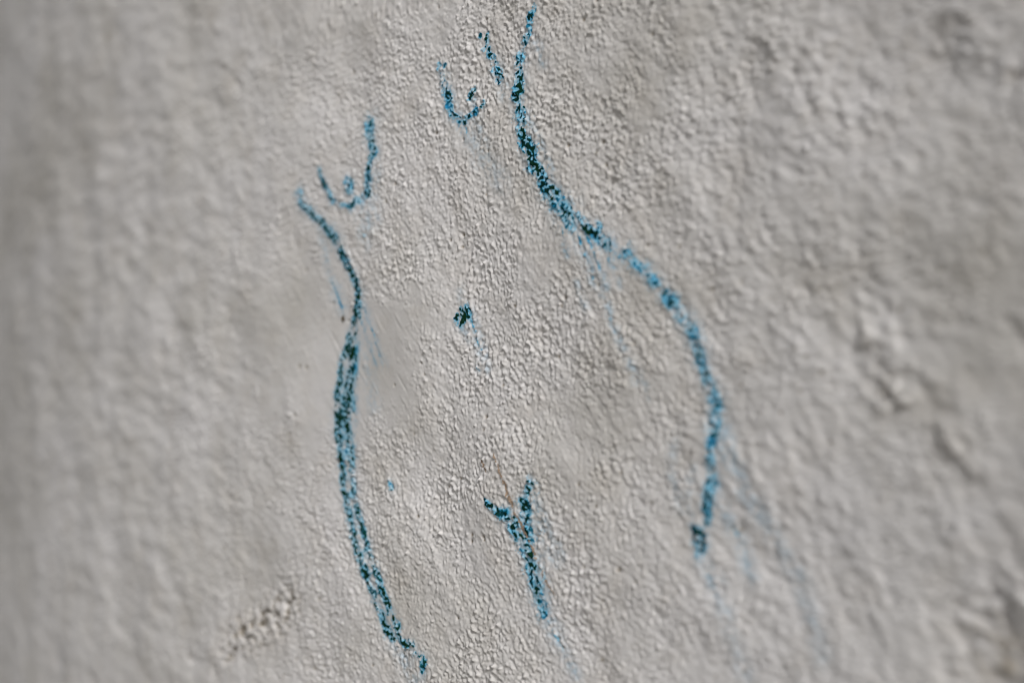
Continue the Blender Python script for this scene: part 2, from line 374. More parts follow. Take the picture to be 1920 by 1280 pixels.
for pts in [[(123.1,-40.6,4.83,0.26,0.0),(128.3,-53.7,4.77,0.26,0.0),(135.6,-68.7,4.65,0.26,0.0),(145.8,-83.3,4.52,0.26,0.0)],[(108.3,-60.1,2.8,0.16,0.0),(105.4,-71.2,2.85,0.16,0.0),(108.0,-84.3,2.82,0.16,0.0)],[(97.0,-48.9,3.2,0.14,0.0),(95.4,-60.1,3.2,0.14,0.0),(102.4,-77.9,3.11,0.14,0.0)],[(145.8,-83.3,4.26,0.17,0.0),(160.6,-103.4,4.21,0.17,0.0),(171.0,-131.0,4.16,0.17,0.0)],[(79.5,-18.9,2.35,0.16,0.0),(83.9,-28.2,2.33,0.16,0.0)],[(-34.1,109.2,6.32,0.15,0.0),(-22.4,92.7,5.98,0.15,0.0),(-7.4,77.4,5.64,0.15,0.0)],[(10.9,146.5,2.48,0.22,0.0),(18.0,137.3,2.63,0.22,0.0),(19.8,129.3,2.79,0.22,0.0)],[(9.1,107.0,2.09,0.24,0.0),(18.0,94.0,2.1,0.24,0.0),(26.6,77.6,2.1,0.24,0.0)],[(20.9,-125.1,3.97,0.14,0.0),(34.2,-143.0,3.88,0.14,0.0)],[(17.6,-79.5,5.07,0.18,0.0),(27.7,-100.8,4.98,0.18,0.0)],[(-105.0,79.8,5.45,0.2,0.0),(-109.3,66.2,5.47,0.2,0.0)],[(-87.1,-144.4,5.2,0.18,0.0),(-76.6,-155.3,5.11,0.18,0.0),(-68.3,-163.7,5.04,0.18,0.0)],[(41.8,45.9,4.0,0.14,0.0),(51.6,30.3,3.93,0.14,0.0)],[(-116.6,7.3,5.68,0.16,0.0),(-108.3,-10.0,5.66,0.16,0.0),(-103.6,-26.8,5.66,0.16,0.0)],[(-27.9,9.5,2.59,0.18,0.0),(-20.3,-9.0,2.56,0.18,0.0)],[(120.2,-105.5,4.11,0.15,0.0),(126.7,-124.3,4.06,0.15,0.0),(134.3,-142.6,4.0,0.15,0.0)],[(-135.3,-31.5,6.05,0.14,0.0),(-130.1,-65.5,5.94,0.14,0.0),(-118.3,-90.5,5.73,0.14,0.0)],[(15.6,158.4,2.19,0.06,0.0),(16.7,155.6,2.39,0.09,0.0),(13.4,153.2,3.6,0.09,0.0),(12.7,147.2,3.59,0.09,0.0),(10.2,142.3,4.18,0.09,0.0),(7.3,139.0,3.92,0.15,0.0),(5.5,132.4,4.82,0.18,0.0),(4.8,128.7,5.04,0.18,0.0),(5.5,122.6,5.61,0.18,0.0),(4.7,116.8,5.63,0.18,0.0),(5.1,111.5,5.71,0.24,0.0),(6.9,108.1,5.54,0.27,0.0),(8.3,103.3,4.78,0.24,0.0)],[(5.8,99.8,3.62,0.18,0.0),(8.7,95.8,5.74,0.24,0.0),(12.6,89.3,5.94,0.27,0.0),(14.4,83.4,5.84,0.24,0.0),(18.6,77.7,6.15,0.21,0.0),(22.4,70.9,6.01,0.27,0.0),(26.6,66.6,6.09,0.3,0.0),(31.4,62.0,6.53,0.3,0.0),(35.8,57.2,7.03,0.3,0.0),(39.1,53.6,7.14,0.3,0.0),(41.8,49.8,5.81,0.27,0.0)],[(45.1,53.8,2.79,0.21,0.0),(48.4,50.0,4.15,0.21,0.0),(50.7,47.5,3.97,0.18,0.0),(53.3,45.5,3.35,0.18,0.0),(56.8,43.2,3.29,0.24,0.0)],[(54.6,50.5,1.91,0.15,0.0),(57.5,48.2,2.34,0.18,0.0),(58.1,45.5,3.04,0.21,0.0)],[(56.8,43.2,4.33,0.27,0.0),(59.4,41.0,4.63,0.27,0.0),(63.5,38.2,4.34,0.3,0.0),(67.3,36.8,4.32,0.3,0.0),(71.4,34.0,4.56,0.3,0.0),(75.1,30.8,4.6,0.3,0.0),(79.0,27.6,3.98,0.27,0.0),(84.5,24.7,4.16,0.3,0.0),(88.3,19.3,4.3,0.3,0.0),(93.3,14.5,4.17,0.27,0.0),(98.0,9.7,4.61,0.3,0.0),(102.6,4.4,4.55,0.3,0.0),(106.9,0.5,5.13,0.27,0.0),(109.1,-5.1,5.28,0.24,0.0),(111.8,-10.8,5.26,0.24,0.0),(113.7,-16.0,4.85,0.27,0.0),(115.6,-22.3,4.79,0.24,0.0),(118.3,-27.3,5.19,0.27,0.0),(119.7,-31.7,5.27,0.3,0.0),(120.4,-36.4,5.74,0.33,0.0),(119.8,-41.6,5.3,0.3,0.0),(120.6,-44.5,4.85,0.3,0.0),(119.7,-49.5,4.39,0.27,0.0),(118.2,-54.9,3.98,0.24,0.0),(118.7,-58.8,3.96,0.24,0.0),(119.7,-62.8,3.53,0.3,0.0),(118.6,-66.7,5.23,0.27,0.0),(117.4,-70.4,4.79,0.27,0.0),(115.4,-76.1,4.42,0.21,0.0),(115.6,-81.5,4.0,0.21,0.0)],[(110.2,-86.0,4.46,0.18,0.0),(111.6,-89.5,4.91,0.21,0.0),(112.4,-92.5,4.48,0.24,0.0),(112.1,-96.0,3.56,0.24,0.0)],[(35.4,49.1,2.24,0.29,0.0),(35.4,41.7,2.2,0.29,0.0),(38.0,37.0,2.07,0.29,0.0)],[(44.8,45.6,2.81,0.31,0.0),(47.7,38.0,2.76,0.31,0.0),(50.3,33.3,2.74,0.31,0.0),(52.5,27.8,2.76,0.31,0.0),(54.1,23.3,2.76,0.31,0.0)],[(50.0,45.0,2.4,0.32,0.0),(52.9,38.6,2.37,0.32,0.0),(56.1,32.7,2.35,0.32,0.0),(59.0,26.7,2.39,0.32,0.0),(60.2,21.8,2.4,0.32,0.0),(61.5,18.6,2.37,0.32,0.0)],[(60.6,38.5,2.04,0.26,0.0),(63.1,31.5,1.99,0.26,0.0),(66.3,27.0,1.97,0.26,0.0),(68.7,20.8,1.99,0.26,0.0)],[(56.4,23.1,2.41,0.24,0.0),(58.6,16.5,2.37,0.24,0.0),(61.7,10.3,2.37,0.24,0.0),(63.9,2.6,2.33,0.24,0.0),(69.1,-5.5,2.24,0.24,0.0),(74.0,-12.1,2.28,0.24,0.0),(76.7,-21.5,2.32,0.24,0.0)],[(43.6,23.8,2.14,0.21,0.0),(45.3,18.4,2.11,0.21,0.0),(47.9,11.9,2.09,0.21,0.0)],[(112.1,-96.4,3.59,0.23,0.0),(115.9,-101.9,3.6,0.23,0.0),(119.1,-108.6,3.6,0.23,0.0),(121.7,-114.0,3.58,0.23,0.0)],[(119.6,-71.5,3.8,0.25,0.0),(123.9,-77.9,3.78,0.25,0.0),(127.6,-83.8,3.76,0.25,0.0),(132.8,-91.5,3.77,0.25,0.0),(136.6,-101.9,3.77,0.25,0.0)],[(138.0,-69.7,2.83,0.16,0.0),(142.3,-77.1,2.82,0.16,0.0),(145.3,-83.7,2.8,0.16,0.0),(152.2,-96.0,2.75,0.16,0.0),(157.1,-102.6,2.74,0.16,0.0),(161.2,-111.5,2.73,0.16,0.0)],[(122.3,-42.8,3.61,0.22,0.0),(123.2,-49.3,3.6,0.22,0.0),(124.2,-56.3,3.59,0.22,0.0)],[(-170.7,93.3,4.91,0.27,0.0),(-167.5,88.0,5.09,0.3,0.0),(-164.0,84.3,3.94,0.24,0.0),(-160.0,81.4,4.53,0.27,0.0),(-155.5,78.4,3.66,0.24,0.0),(-152.0,75.6,4.25,0.24,0.0),(-146.6,72.0,4.07,0.24,0.0),(-140.3,68.1,5.04,0.27,0.0),(-134.5,61.6,5.47,0.27,0.0),(-130.2,54.7,4.18,0.21,0.0),(-126.4,48.9,4.44,0.21,0.0),(-122.6,43.9,4.09,0.21,0.0),(-119.3,38.5,4.55,0.21,0.0),(-116.5,31.7,5.02,0.27,0.0),(-116.0,25.7,5.1,0.27,0.0),(-118.7,23.9,3.92,0.18,0.0)],[(-151.9,71.2,3.67,0.21,0.0),(-148.9,62.0,3.63,0.21,0.0),(-144.8,51.9,3.58,0.21,0.0),(-141.3,43.1,3.53,0.21,0.0),(-137.4,35.8,3.46,0.21,0.0)],[(-137.9,36.7,4.4,0.36,0.0),(-134.5,31.2,4.39,0.36,0.0),(-132.1,27.0,4.39,0.36,0.0)],[(-132.1,27.0,2.98,0.24,0.0),(-130.2,22.5,2.97,0.24,0.0)],[(-115.1,28.4,3.26,0.25,0.0),(-111.4,22.8,3.22,0.25,0.0),(-107.3,17.1,3.25,0.25,0.0),(-102.7,7.9,3.26,0.25,0.0),(-98.7,0.4,3.21,0.25,0.0),(-95.1,-5.6,3.18,0.25,0.0)],[(-115.4,19.1,2.82,0.23,0.0),(-112.2,13.8,2.83,0.23,0.0),(-107.6,5.1,2.82,0.23,0.0),(-104.9,-0.7,2.79,0.23,0.0),(-101.7,-5.6,2.74,0.23,0.0)],[(-114.8,69.7,2.91,0.2,0.0),(-112.4,63.7,2.86,0.2,0.0),(-108.7,57.0,2.8,0.2,0.0)],[(-116.4,21.5,4.55,0.21,0.0),(-119.5,17.7,5.06,0.24,0.0),(-120.8,12.7,5.14,0.27,0.0),(-122.1,7.1,5.88,0.27,0.0),(-123.4,2.1,6.61,0.24,0.0),(-124.7,-2.9,6.63,0.24,0.0),(-123.2,-8.1,5.86,0.24,0.0),(-123.6,-13.2,5.87,0.24,0.0),(-125.3,-20.5,6.62,0.27,0.0),(-125.7,-25.6,7.36,0.27,0.0),(-125.6,-30.6,7.34,0.3,0.0),(-125.1,-36.6,5.85,0.3,0.0),(-124.1,-42.2,5.09,0.3,0.0),(-122.6,-49.8,5.09,0.3,0.0),(-121.5,-58.2,4.35,0.24,0.0),(-120.1,-65.8,3.61,0.24,0.0),(-119.5,-71.9,3.95,0.24,0.0),(-116.7,-79.6,3.53,0.21,0.0),(-113.0,-87.8,4.54,0.24,0.0),(-108.9,-95.7,3.79,0.24,0.0),(-103.5,-105.6,3.39,0.24,0.0),(-97.7,-113.5,4.04,0.24,0.0),(-94.2,-121.1,4.03,0.21,0.0),(-90.3,-126.7,3.97,0.18,0.0),(-85.5,-134.2,3.92,0.21,0.0),(-81.3,-139.4,4.3,0.21,0.0),(-80.8,-143.9,4.02,0.18,0.0)],[(-121.3,14.4,3.48,0.21,0.0),(-125.8,9.6,4.0,0.24,0.0),(-127.1,4.0,4.43,0.24,0.0),(-129.8,-2.7,4.07,0.21,0.0),(-131.5,-9.4,4.1,0.21,0.0),(-132.8,-16.5,4.48,0.21,0.0),(-133.6,-24.2,4.85,0.21,0.0),(-133.0,-31.9,5.21,0.21,0.0),(-132.9,-39.8,4.83,0.21,0.0),(-131.8,-47.8,4.81,0.21,0.0),(-130.7,-55.4,5.15,0.21,0.0),(-129.3,-61.6,4.78,0.21,0.0),(-129.1,-69.5,4.01,0.24,0.0),(-125.4,-75.6,3.95,0.21,0.0),(-123.9,-82.0,3.96,0.21,0.0),(-121.1,-88.0,4.62,0.24,0.0),(-118.7,-93.2,4.61,0.24,0.0),(-116.0,-99.8,4.88,0.24,0.0),(-110.0,-108.6,4.81,0.24,0.0),(-105.5,-116.6,4.43,0.24,0.0),(-100.6,-123.6,4.04,0.24,0.0),(-97.1,-129.3,4.04,0.24,0.0),(-93.6,-135.0,4.0,0.24,0.0),(-89.7,-140.6,4.52,0.27,0.0),(-85.0,-144.5,4.96,0.24,0.0)],[(-80.0,-144.6,3.38,0.15,0.0),(-75.8,-146.6,3.33,0.15,0.0),(-69.7,-146.4,3.43,0.15,0.0),(-67.6,-151.4,3.52,0.18,0.0),(-62.3,-151.5,3.46,0.15,0.0),(-60.3,-154.4,3.84,0.18,0.0),(-63.1,-159.8,3.07,0.18,0.0)],[(-120.4,14.9,3.27,0.3,0.0),(-123.9,7.2,4.39,0.3,0.0),(-127.0,-1.7,5.18,0.3,0.0),(-127.7,-15.3,5.18,0.3,0.0),(-128.9,-29.4,5.18,0.3,0.0),(-128.2,-43.6,5.15,0.3,0.0),(-125.6,-60.5,5.11,0.24,0.0),(-122.6,-77.2,4.32,0.21,0.0),(-117.0,-88.2,4.89,0.21,0.0),(-109.3,-101.7,4.82,0.21,0.0),(-101.6,-115.0,4.75,0.21,0.0),(-93.7,-128.0,4.68,0.18,0.0),(-86.3,-139.5,4.62,0.21,0.0)],[(-119.3,6.9,2.92,0.33,0.0),(-118.8,-1.6,3.28,0.33,0.0),(-119.5,-10.0,2.92,0.33,0.0),(-119.8,-21.3,2.91,0.33,0.0),(-119.6,-35.3,2.91,0.33,0.0)],[(-108.3,122.3,6.61,0.24,0.0),(-108.2,116.8,6.09,0.27,0.0),(-105.9,112.5,5.49,0.3,0.0),(-103.6,106.9,4.73,0.27,0.0),(-106.2,102.8,3.66,0.24,0.0),(-107.0,98.6,4.03,0.27,0.0),(-107.4,91.5,4.38,0.3,0.0),(-107.8,88.2,5.13,0.3,0.0),(-109.1,85.2,4.93,0.3,0.0),(-113.6,82.4,3.94,0.33,0.0),(-118.6,82.2,3.43,0.3,0.0),(-122.2,79.2,2.77,0.3,0.0),(-126.9,81.0,1.84,0.21,0.0),(-133.5,82.4,2.34,0.21,0.0),(-140.2,85.0,3.27,0.24,0.0),(-143.1,89.5,3.53,0.24,0.0),(-146.1,93.8,3.61,0.18,0.0),(-149.6,100.5,3.3,0.21,0.0),(-152.1,104.7,2.19,0.18,0.0)],[(-113.6,79.5,4.56,0.17,0.0),(-114.4,73.0,4.54,0.17,0.0),(-113.3,63.8,4.49,0.17,0.0)],[(-105.9,82.2,4.72,0.17,0.0),(-103.2,76.2,4.77,0.17,0.0),(-101.8,70.9,4.82,0.17,0.0)],[(-103.1,106.6,4.43,0.17,0.0),(-101.2,93.5,4.46,0.17,0.0),(-103.7,85.3,4.49,0.17,0.0)],[(-126.2,93.3,4.89,0.24,0.0),(-124.7,90.8,6.57,0.24,0.0),(-123.3,88.6,4.79,0.3,0.0)],[(-52.3,142.6,2.85,0.18,0.0),(-51.0,139.1,2.99,0.21,0.0),(-49.0,137.0,3.7,0.21,0.0),(-48.2,132.5,3.51,0.27,0.0),(-46.9,129.0,4.27,0.24,0.0),(-44.5,124.7,4.63,0.3,0.0),(-43.3,119.6,4.98,0.3,0.0),(-41.6,116.1,4.55,0.3,0.0),(-38.5,112.9,3.34,0.3,0.0),(-33.7,110.4,2.93,0.27,0.0),(-31.0,112.4,2.52,0.21,0.0),(-27.9,112.6,2.41,0.18,0.0),(-24.4,114.2,3.11,0.18,0.0)],[(-47.0,142.1,1.31,0.06,0.0),(-48.6,140.2,1.65,0.06,0.0)],[(-19.8,115.7,2.45,0.09,0.0),(-18.3,117.3,2.14,0.09,0.0)],[(-39.2,113.0,2.94,0.19,0.0),(-36.8,106.7,2.93,0.19,0.0)],[(-33.7,109.9,3.76,0.21,0.0),(-31.7,104.2,3.75,0.21,0.0)],[(-26.0,113.1,3.61,0.16,0.0),(-23.2,107.3,3.6,0.16,0.0),(-19.8,99.6,3.63,0.16,0.0),(-16.3,89.1,3.64,0.16,0.0)],[(-31.4,104.2,3.18,0.15,0.0),(-25.9,94.5,3.15,0.15,0.0)],[(-21.4,151.4,1.91,0.03,0.0),(-21.8,148.8,1.91,0.06,0.0)],[(-16.5,151.1,1.9,0.03,0.0),(-17.6,146.8,3.49,0.12,0.0),(-19.1,144.0,2.85,0.09,0.0)],[(-15.3,143.4,2.84,0.12,0.0),(-16.1,141.0,3.1,0.15,0.0),(-12.7,138.4,3.32,0.18,0.0),(-11.1,135.2,4.43,0.18,0.0),(-11.1,132.8,4.38,0.24,0.0),(-7.8,129.5,3.64,0.21,0.0),(-6.7,127.0,2.83,0.24,0.0)],[(-10.4,126.6,2.38,0.09,0.0),(-8.5,125.0,2.13,0.12,0.0)],[(-6.3,127.2,3.14,0.2,0.0),(-4.4,122.4,3.13,0.2,0.0)],[(-8.9,124.5,3.07,0.17,0.0),(-6.3,119.3,3.06,0.17,0.0)],[(-26.0,125.6,2.2,0.12,0.0),(-27.5,123.8,3.14,0.12,0.0),(-29.1,121.9,2.83,0.12,0.0)],[(-27.1,121.0,2.09,0.3,0.0),(-26.0,117.9,2.38,0.3,0.0)],[(-35.3,18.2,2.07,0.15,0.0),(-33.7,15.2,3.03,0.21,0.0),(-33.3,12.5,3.11,0.27,0.0),(-34.5,9.5,2.79,0.33,0.0)],[(-37.6,14.7,2.14,0.18,0.0),(-38.8,12.9,2.52,0.24,0.0),(-38.0,10.8,2.13,0.3,0.0)],[(-31.8,18.2,2.74,0.27,0.0),(-29.5,15.6,3.2,0.27,0.0),(-29.1,13.3,3.66,0.3,0.0)],[(-36.4,8.3,0.45,0.33,0.0),(-36.4,8.3,0.45,0.33,0.0)],[(-28.7,12.7,3.19,0.34,0.0),(-25.6,7.3,3.22,0.34,0.0),(-24.1,3.1,3.23,0.34,0.0),(-21.4,-2.5,3.19,0.34,0.0)],[(-21.4,-2.5,2.29,0.21,0.0),(-18.8,-6.0,2.39,0.21,0.0),(-16.9,-12.2,2.42,0.21,0.0)],[(-32.1,6.7,2.9,0.21,0.0),(-31.0,3.5,2.89,0.21,0.0)],[(-24.0,-10.9,1.87,0.27,0.0),(-22.5,-12.5,1.86,0.27,0.0)],[(-36.9,27.2,2.96,0.14,0.0),(-36.1,24.3,2.95,0.14,0.0)],[(-16.8,-74.6,1.57,0.18,0.0),(-14.5,-76.4,2.51,0.18,0.0),(-9.8,-79.0,3.36,0.27,0.0),(-5.4,-80.9,3.85,0.33,0.0),(-1.4,-82.1,5.24,0.33,0.0),(2.9,-85.2,6.23,0.33,0.0),(5.7,-88.6,5.87,0.33,0.0)],[(12.7,-64.0,2.17,0.15,0.0),(13.8,-65.9,3.57,0.24,0.0),(14.1,-67.6,4.65,0.27,0.0),(12.4,-69.6,3.17,0.24,0.0),(11.0,-72.1,3.81,0.33,0.0),(9.9,-74.8,5.33,0.3,0.0),(10.6,-78.2,5.6,0.33,0.0),(9.6,-82.6,5.61,0.33,0.0),(10.6,-87.5,6.15,0.33,0.0),(11.3,-91.8,5.58,0.33,0.0)],[(6.4,-89.5,6.0,0.33,0.0),(8.5,-92.9,4.93,0.33,0.0),(10.2,-96.5,4.99,0.3,0.0),(12.0,-102.0,6.06,0.33,0.0),(14.4,-106.2,6.54,0.33,0.0),(16.1,-110.3,6.04,0.33,0.0),(17.1,-113.8,6.05,0.33,0.0),(18.2,-117.4,6.55,0.33,0.0),(19.9,-120.9,6.01,0.33,0.0),(20.5,-124.9,4.93,0.33,0.0)],[(16.5,-73.9,3.85,0.22,0.0),(18.9,-83.6,4.4,0.21,0.0),(18.2,-90.9,3.84,0.18,0.0)],[(20.5,-123.9,5.11,0.22,0.0),(24.6,-129.6,5.07,0.22,0.0),(28.6,-135.2,5.04,0.22,0.0)],[(28.6,-135.2,3.58,0.2,0.0),(34.6,-143.0,3.53,0.2,0.0),(39.5,-148.4,3.55,0.2,0.0),(42.3,-155.0,3.58,0.2,0.0)],[(18.6,-76.6,2.17,0.2,0.0),(22.7,-82.3,2.18,0.2,0.0),(25.4,-88.0,2.2,0.2,0.0)],[(14.4,-99.0,1.34,0.17,0.0),(24.7,-99.1,1.35,0.17,0.0),(32.8,-100.6,1.39,0.17,0.0)],[(30.1,-92.6,1.79,0.17,0.0),(32.4,-96.4,1.81,0.17,0.0),(33.4,-100.6,1.83,0.17,0.0)],[(-89.3,-66.7,2.0,0.24,0.0),(-87.9,-69.4,2.99,0.24,0.0)]]:
    i0, i1 = np.searchsorted(WU, [min(p[0] for p in pts) - 30, max(p[0] for p in pts) + 30])
    j0, j1 = np.searchsorted(WV, [min(p[1] for p in pts) - 30, max(p[1] for p in pts) + 30])
    d, _, val = along(pts, U2[j0:j1, i0:i1], V2[j0:j1, i0:i1])
    s = wash[j0:j1, i0:i1]
    rough = np.clip(0.7 - 0.35 * tile(hn, U2[j0:j1, i0:i1], V2[j0:j1, i0:i1]) + 0.3 * tile(g_mid, U2[j0:j1, i0:i1], V2[j0:j1, i0:i1]), 0, 1.6)
    np.maximum(s, val[..., 1] * np.exp(-(d / val[..., 0]) ** 2) * rough, out=s)
zero = np.zeros(nb, np.float32)
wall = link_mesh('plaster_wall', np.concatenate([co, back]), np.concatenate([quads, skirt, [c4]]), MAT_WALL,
                 attrs={'stain_and_shade': np.concatenate([stain_and_shade.ravel(), zero]), 'far_coat': np.concatenate([WFAR.ravel(), zero + 1]), 'blue_wash': np.concatenate([np.clip(1.25 * wash, 0, 0.8).ravel(), zero])})
wall['label'] = 'rough off white painted plaster wall carrying the blue crayon drawing'
wall['category'] = 'wall'
wall['kind'] = 'thing'

def block(name, x0, x1, y0, y1, z0, z1, b, mat, parent):
    """upright shading block with chamfered front arrises"""
    ring = [(x0, y1), (x0, y0 + b), (x0 + b, y0), (x1 - b, y0), (x1, y0 + b), (x1, y1)]
    n = len(ring)
    c = [(x, y, z) for z in (z0, z1) for x, y in ring]
    f = [(i, (i + 1) % n, n + (i + 1) % n, n + i) for i in range(n)] + [(n, n + 1, n + 4, n + 5), (n + 1, n + 2, n + 3, n + 4)]
    return link_mesh(name, c, f, mat, parent, smooth=False)


block('added_shade_pier', 1.10, 1.52, -0.40, 0.02, 0.0, 2.78, 0.02, MAT_WALL, wall)  # unseen block, added to cast shade over the wall's right end

# ------------------------------------------------------------------ the drawing: pigment films lying on the wall's tooth
drawing = bpy.data.objects.new('crayon_drawing', None)
drawing.location = (0, 0, MIDZ)
scene.collection.objects.link(drawing)
bpy.context.view_layer.update()
drawing['label'] = 'blue crayon line drawing of a nude female torso on the plaster wall'
drawing['category'] = 'drawing'
CELL = 0.3
n_spot = field(1.9, 0.5)
n_skip = field(11, 0.5)
n_dust = rng.random((N, N)).astype(np.float32)


def pigment(name, polys, parent, green=0.0, lift=0.16, wet=False, mat=None, label=None):
    """film of pigment along polylines of (u, v, half width, load, smear) in mm, kept only where the tooth takes it"""
    a = np.array([p for q in polys for p in q])
    pad = a[:, 2].max() * 2.6 + 1.0
    u = np.arange(a[:, 0].min() - pad, a[:, 0].max() + pad, CELL)
    v = np.arange(a[:, 1].min() - pad, a[:, 1].max() + pad, CELL)
    U, V = np.meshgrid(u, v)
    U, V = U.astype(np.float32), V.astype(np.float32)
    D = np.zeros_like(U)
    E = np.zeros_like(U)
    wob = 0.35 * tile(n_spot, U, V)
    for q in polys:
        d, s, val = along(q, U, V)
        w, load, sm = val[..., 0], val[..., 1], val[..., 2]
        prof = np.exp(-(np.maximum(d / w + wob * (0.25 if wet else 0.55), 0) / 1.0) ** 4)
        D = np.maximum(D, prof * load)
        E = np.maximum(E, np.exp(-(d / (1.7 * w)) ** 2) * sm)
    tooth = tile(hn, U, V)
    skip = tile(n_skip, U, V)
    spot = tile(n_spot, U, V)
    dust = tile(n_dust, np.floor(U / STEP) * STEP, np.floor(V / STEP) * STEP)
    if wet:                                   # thin run: settles in the hollows
        film = D * (0.72 - 0.10 * tooth + 0.20 * skip + 0.10 * spot)
        keep = film > 0.34 + 0.40 * dust
        den = np.clip(0.05 + 0.55 * (film - 0.40), 0.02, 0.40)
    else:
        film = D * (0.58 + 0.10 * tooth + 0.17 * skip + 0.15 * spot)
        halo = E * (0.36 - 0.05 * tooth + 0.10 * skip)
        flake = (0.62 * tooth + 0.34 * spot + 0.34 * skip) / 0.78
        thr = 0.20 - (D - 1.05) * 1.8
        dark = sstep(-0.10, 0.20, flake - thr) * (D > 0.45)
        top = np.clip(0.58 + (D - 0.72) * 0.85 + 0.12 * tile(n_skip, U + 150, V + 80), 0.42, 0.95)
        wash = np.clip(0.05 + 0.33 * np.maximum(film - 0.25, 0) + 0.07 * spot + 0.06 * skip, 0.02, 0.42)
        den = wash + (top - wash) * dark
        keep = (dark > 0.35) | (film > 0.20 + 0.20 * dust) | (halo > 0.10 + 0.55 * dust)
    k = keep[:-1, :-1] & keep[1:, :-1] & keep[:-1, 1:] & keep[1:, 1:] | (keep[:-1, :-1] & keep[1:, 1:])
    ids = np.arange(U.size).reshape(U.shape)
    qd = np.stack([ids[:-1, :-1], ids[:-1, 1:], ids[1:, 1:], ids[1:, :-1]], -1)[k]
    used, inv = np.unique(qd, return_inverse=True)
    uu, vv, dd = U.ravel()[used], V.ravel()[used], den.ravel()[used]
    h = wall_height(uu, vv) + lift + 0.10 * np.clip(dd - 0.4, 0, 1)
    co = np.stack([uu, -h, vv + MIDZ * 1000], -1) / 1000.0
    g = np.clip(green + 0.35 * tile(n_skip, uu + 300, vv), 0, 1)
    ob = link_mesh(name, co, inv.reshape(-1, 4), mat or MAT_CRAYON, parent, attrs={'pigment_load': dd, 'green_cast': g})
    if label:
        ob['label'] = label
    return ob


s = pigment('body_line', [[(14.9,159.1,1.6,0.75,0.2),(16.0,156.2,1.75,0.6,0.3),(12.7,153.9,2.64,0.95,0.3),(12.0,147.8,2.63,0.85,0.3),(9.5,143.0,3.06,0.9,0.3),(6.6,139.7,2.87,0.85,0.5),(4.8,133.1,3.53,0.95,0.6),(4.0,129.3,3.69,1.15,0.6),(4.7,123.2,4.11,1.15,0.6),(4.0,117.4,4.12,1.1,0.6),(4.4,112.2,4.18,0.95,0.8),(6.2,108.8,4.06,1.0,0.9),(7.6,103.9,3.5,1.05,0.8)],[(5.1,100.5,2.65,1.1,0.6),(8.0,96.4,4.2,1.2,0.8),(11.9,89.9,4.35,1.25,0.9),(13.7,84.0,4.28,1.25,0.8),(17.9,78.3,4.51,1.3,0.7),(21.8,71.5,4.4,1.15,0.9),(25.9,67.2,4.45,1.1,1.0),(30.7,62.5,4.78,0.95,1.0),(35.1,57.8,5.14,0.95,1.0),(38.5,54.1,5.23,0.95,1.0),(41.1,50.4,4.25,0.85,0.9)]], drawing, green=0.3, label='long blue crayon line from the right armpit in to the waist')
s = pigment('hip_line', [[(44.5,54.4,2.05,0.95,0.7),(47.8,50.6,3.03,1.3,0.7),(50.0,48.1,2.91,1.6,0.6),(52.6,46.1,2.45,1.5,0.6),(56.2,43.8,2.41,1.1,0.8)],[(54.0,51.0,1.4,0.8,0.5),(56.9,48.7,1.71,0.85,0.6),(57.5,46.0,2.23,0.85,0.7)],[(56.2,43.8,3.17,1.1,0.9),(58.7,41.6,3.39,1.1,0.9),(62.9,38.7,3.18,1.0,1.0),(66.7,37.3,3.16,0.9,1.0),(70.7,34.5,3.34,0.8,1.0),(74.4,31.3,3.36,0.72,1.0),(78.4,28.1,2.91,0.85,0.9),(83.9,25.2,3.04,0.78,1.0),(87.7,19.8,3.15,0.78,1.0),(92.8,15.0,3.05,0.95,0.9),(97.4,10.2,3.38,0.75,1.0),(102.0,4.9,3.33,0.8,1.0),(106.3,0.9,3.75,0.95,0.9),(108.5,-4.6,3.86,1.0,0.8),(111.3,-10.3,3.85,1.0,0.8),(113.2,-15.6,3.55,0.95,0.9),(115.1,-21.9,3.51,0.98,0.8),(117.8,-26.8,3.8,0.9,0.9),(119.1,-31.3,3.85,0.85,1.0),(119.9,-35.9,4.21,0.68,1.1),(119.2,-41.2,3.88,0.78,1.0),(120.0,-44.0,3.55,0.85,1.0),(119.1,-49.0,3.22,0.9,0.9),(117.7,-54.5,2.91,1.0,0.8),(118.2,-58.4,2.9,0.95,0.8),(119.2,-62.3,2.58,0.75,1.0),(118.0,-66.3,3.83,1.02,0.9),(116.9,-70.0,3.51,1.05,0.9),(114.9,-75.7,3.24,1.05,0.7),(115.1,-81.1,2.93,0.85,0.7)],[(109.7,-85.6,3.26,1.5,0.6),(111.0,-89.0,3.59,1.6,0.7),(111.8,-92.1,3.28,1.3,0.8),(111.5,-95.6,2.61,0.95,0.8)]], drawing, green=0.1, label='long blue crayon line curving over the right hip')
pigment('drip', [[(35.4,49.1,0.49,0.85,0.2),(34.8,46.7,0.53,0.85,0.2),(35.5,44.2,0.54,0.85,0.2),(35.1,41.8,0.46,0.85,0.2),(36.6,39.4,0.45,0.85,0.2),(37.7,37.1,0.53,0.85,0.2)],[(36.3,48.1,0.45,0.63,0.2),(36.6,45.7,0.45,0.63,0.2),(35.8,43.3,0.45,0.63,0.2),(36.6,40.7,0.45,0.63,0.2),(37.2,38.5,0.45,0.63,0.2),(39.0,36.1,0.45,0.63,0.2)],[(33.6,50.1,0.45,0.56,0.2),(33.6,47.6,0.45,0.56,0.2),(34.0,45.1,0.45,0.56,0.2),(34.0,42.6,0.45,0.56,0.2),(35.2,40.3,0.45,0.56,0.2),(36.0,38.0,0.45,0.56,0.2)]], s, green=0.0, lift=0.14, wet=True)
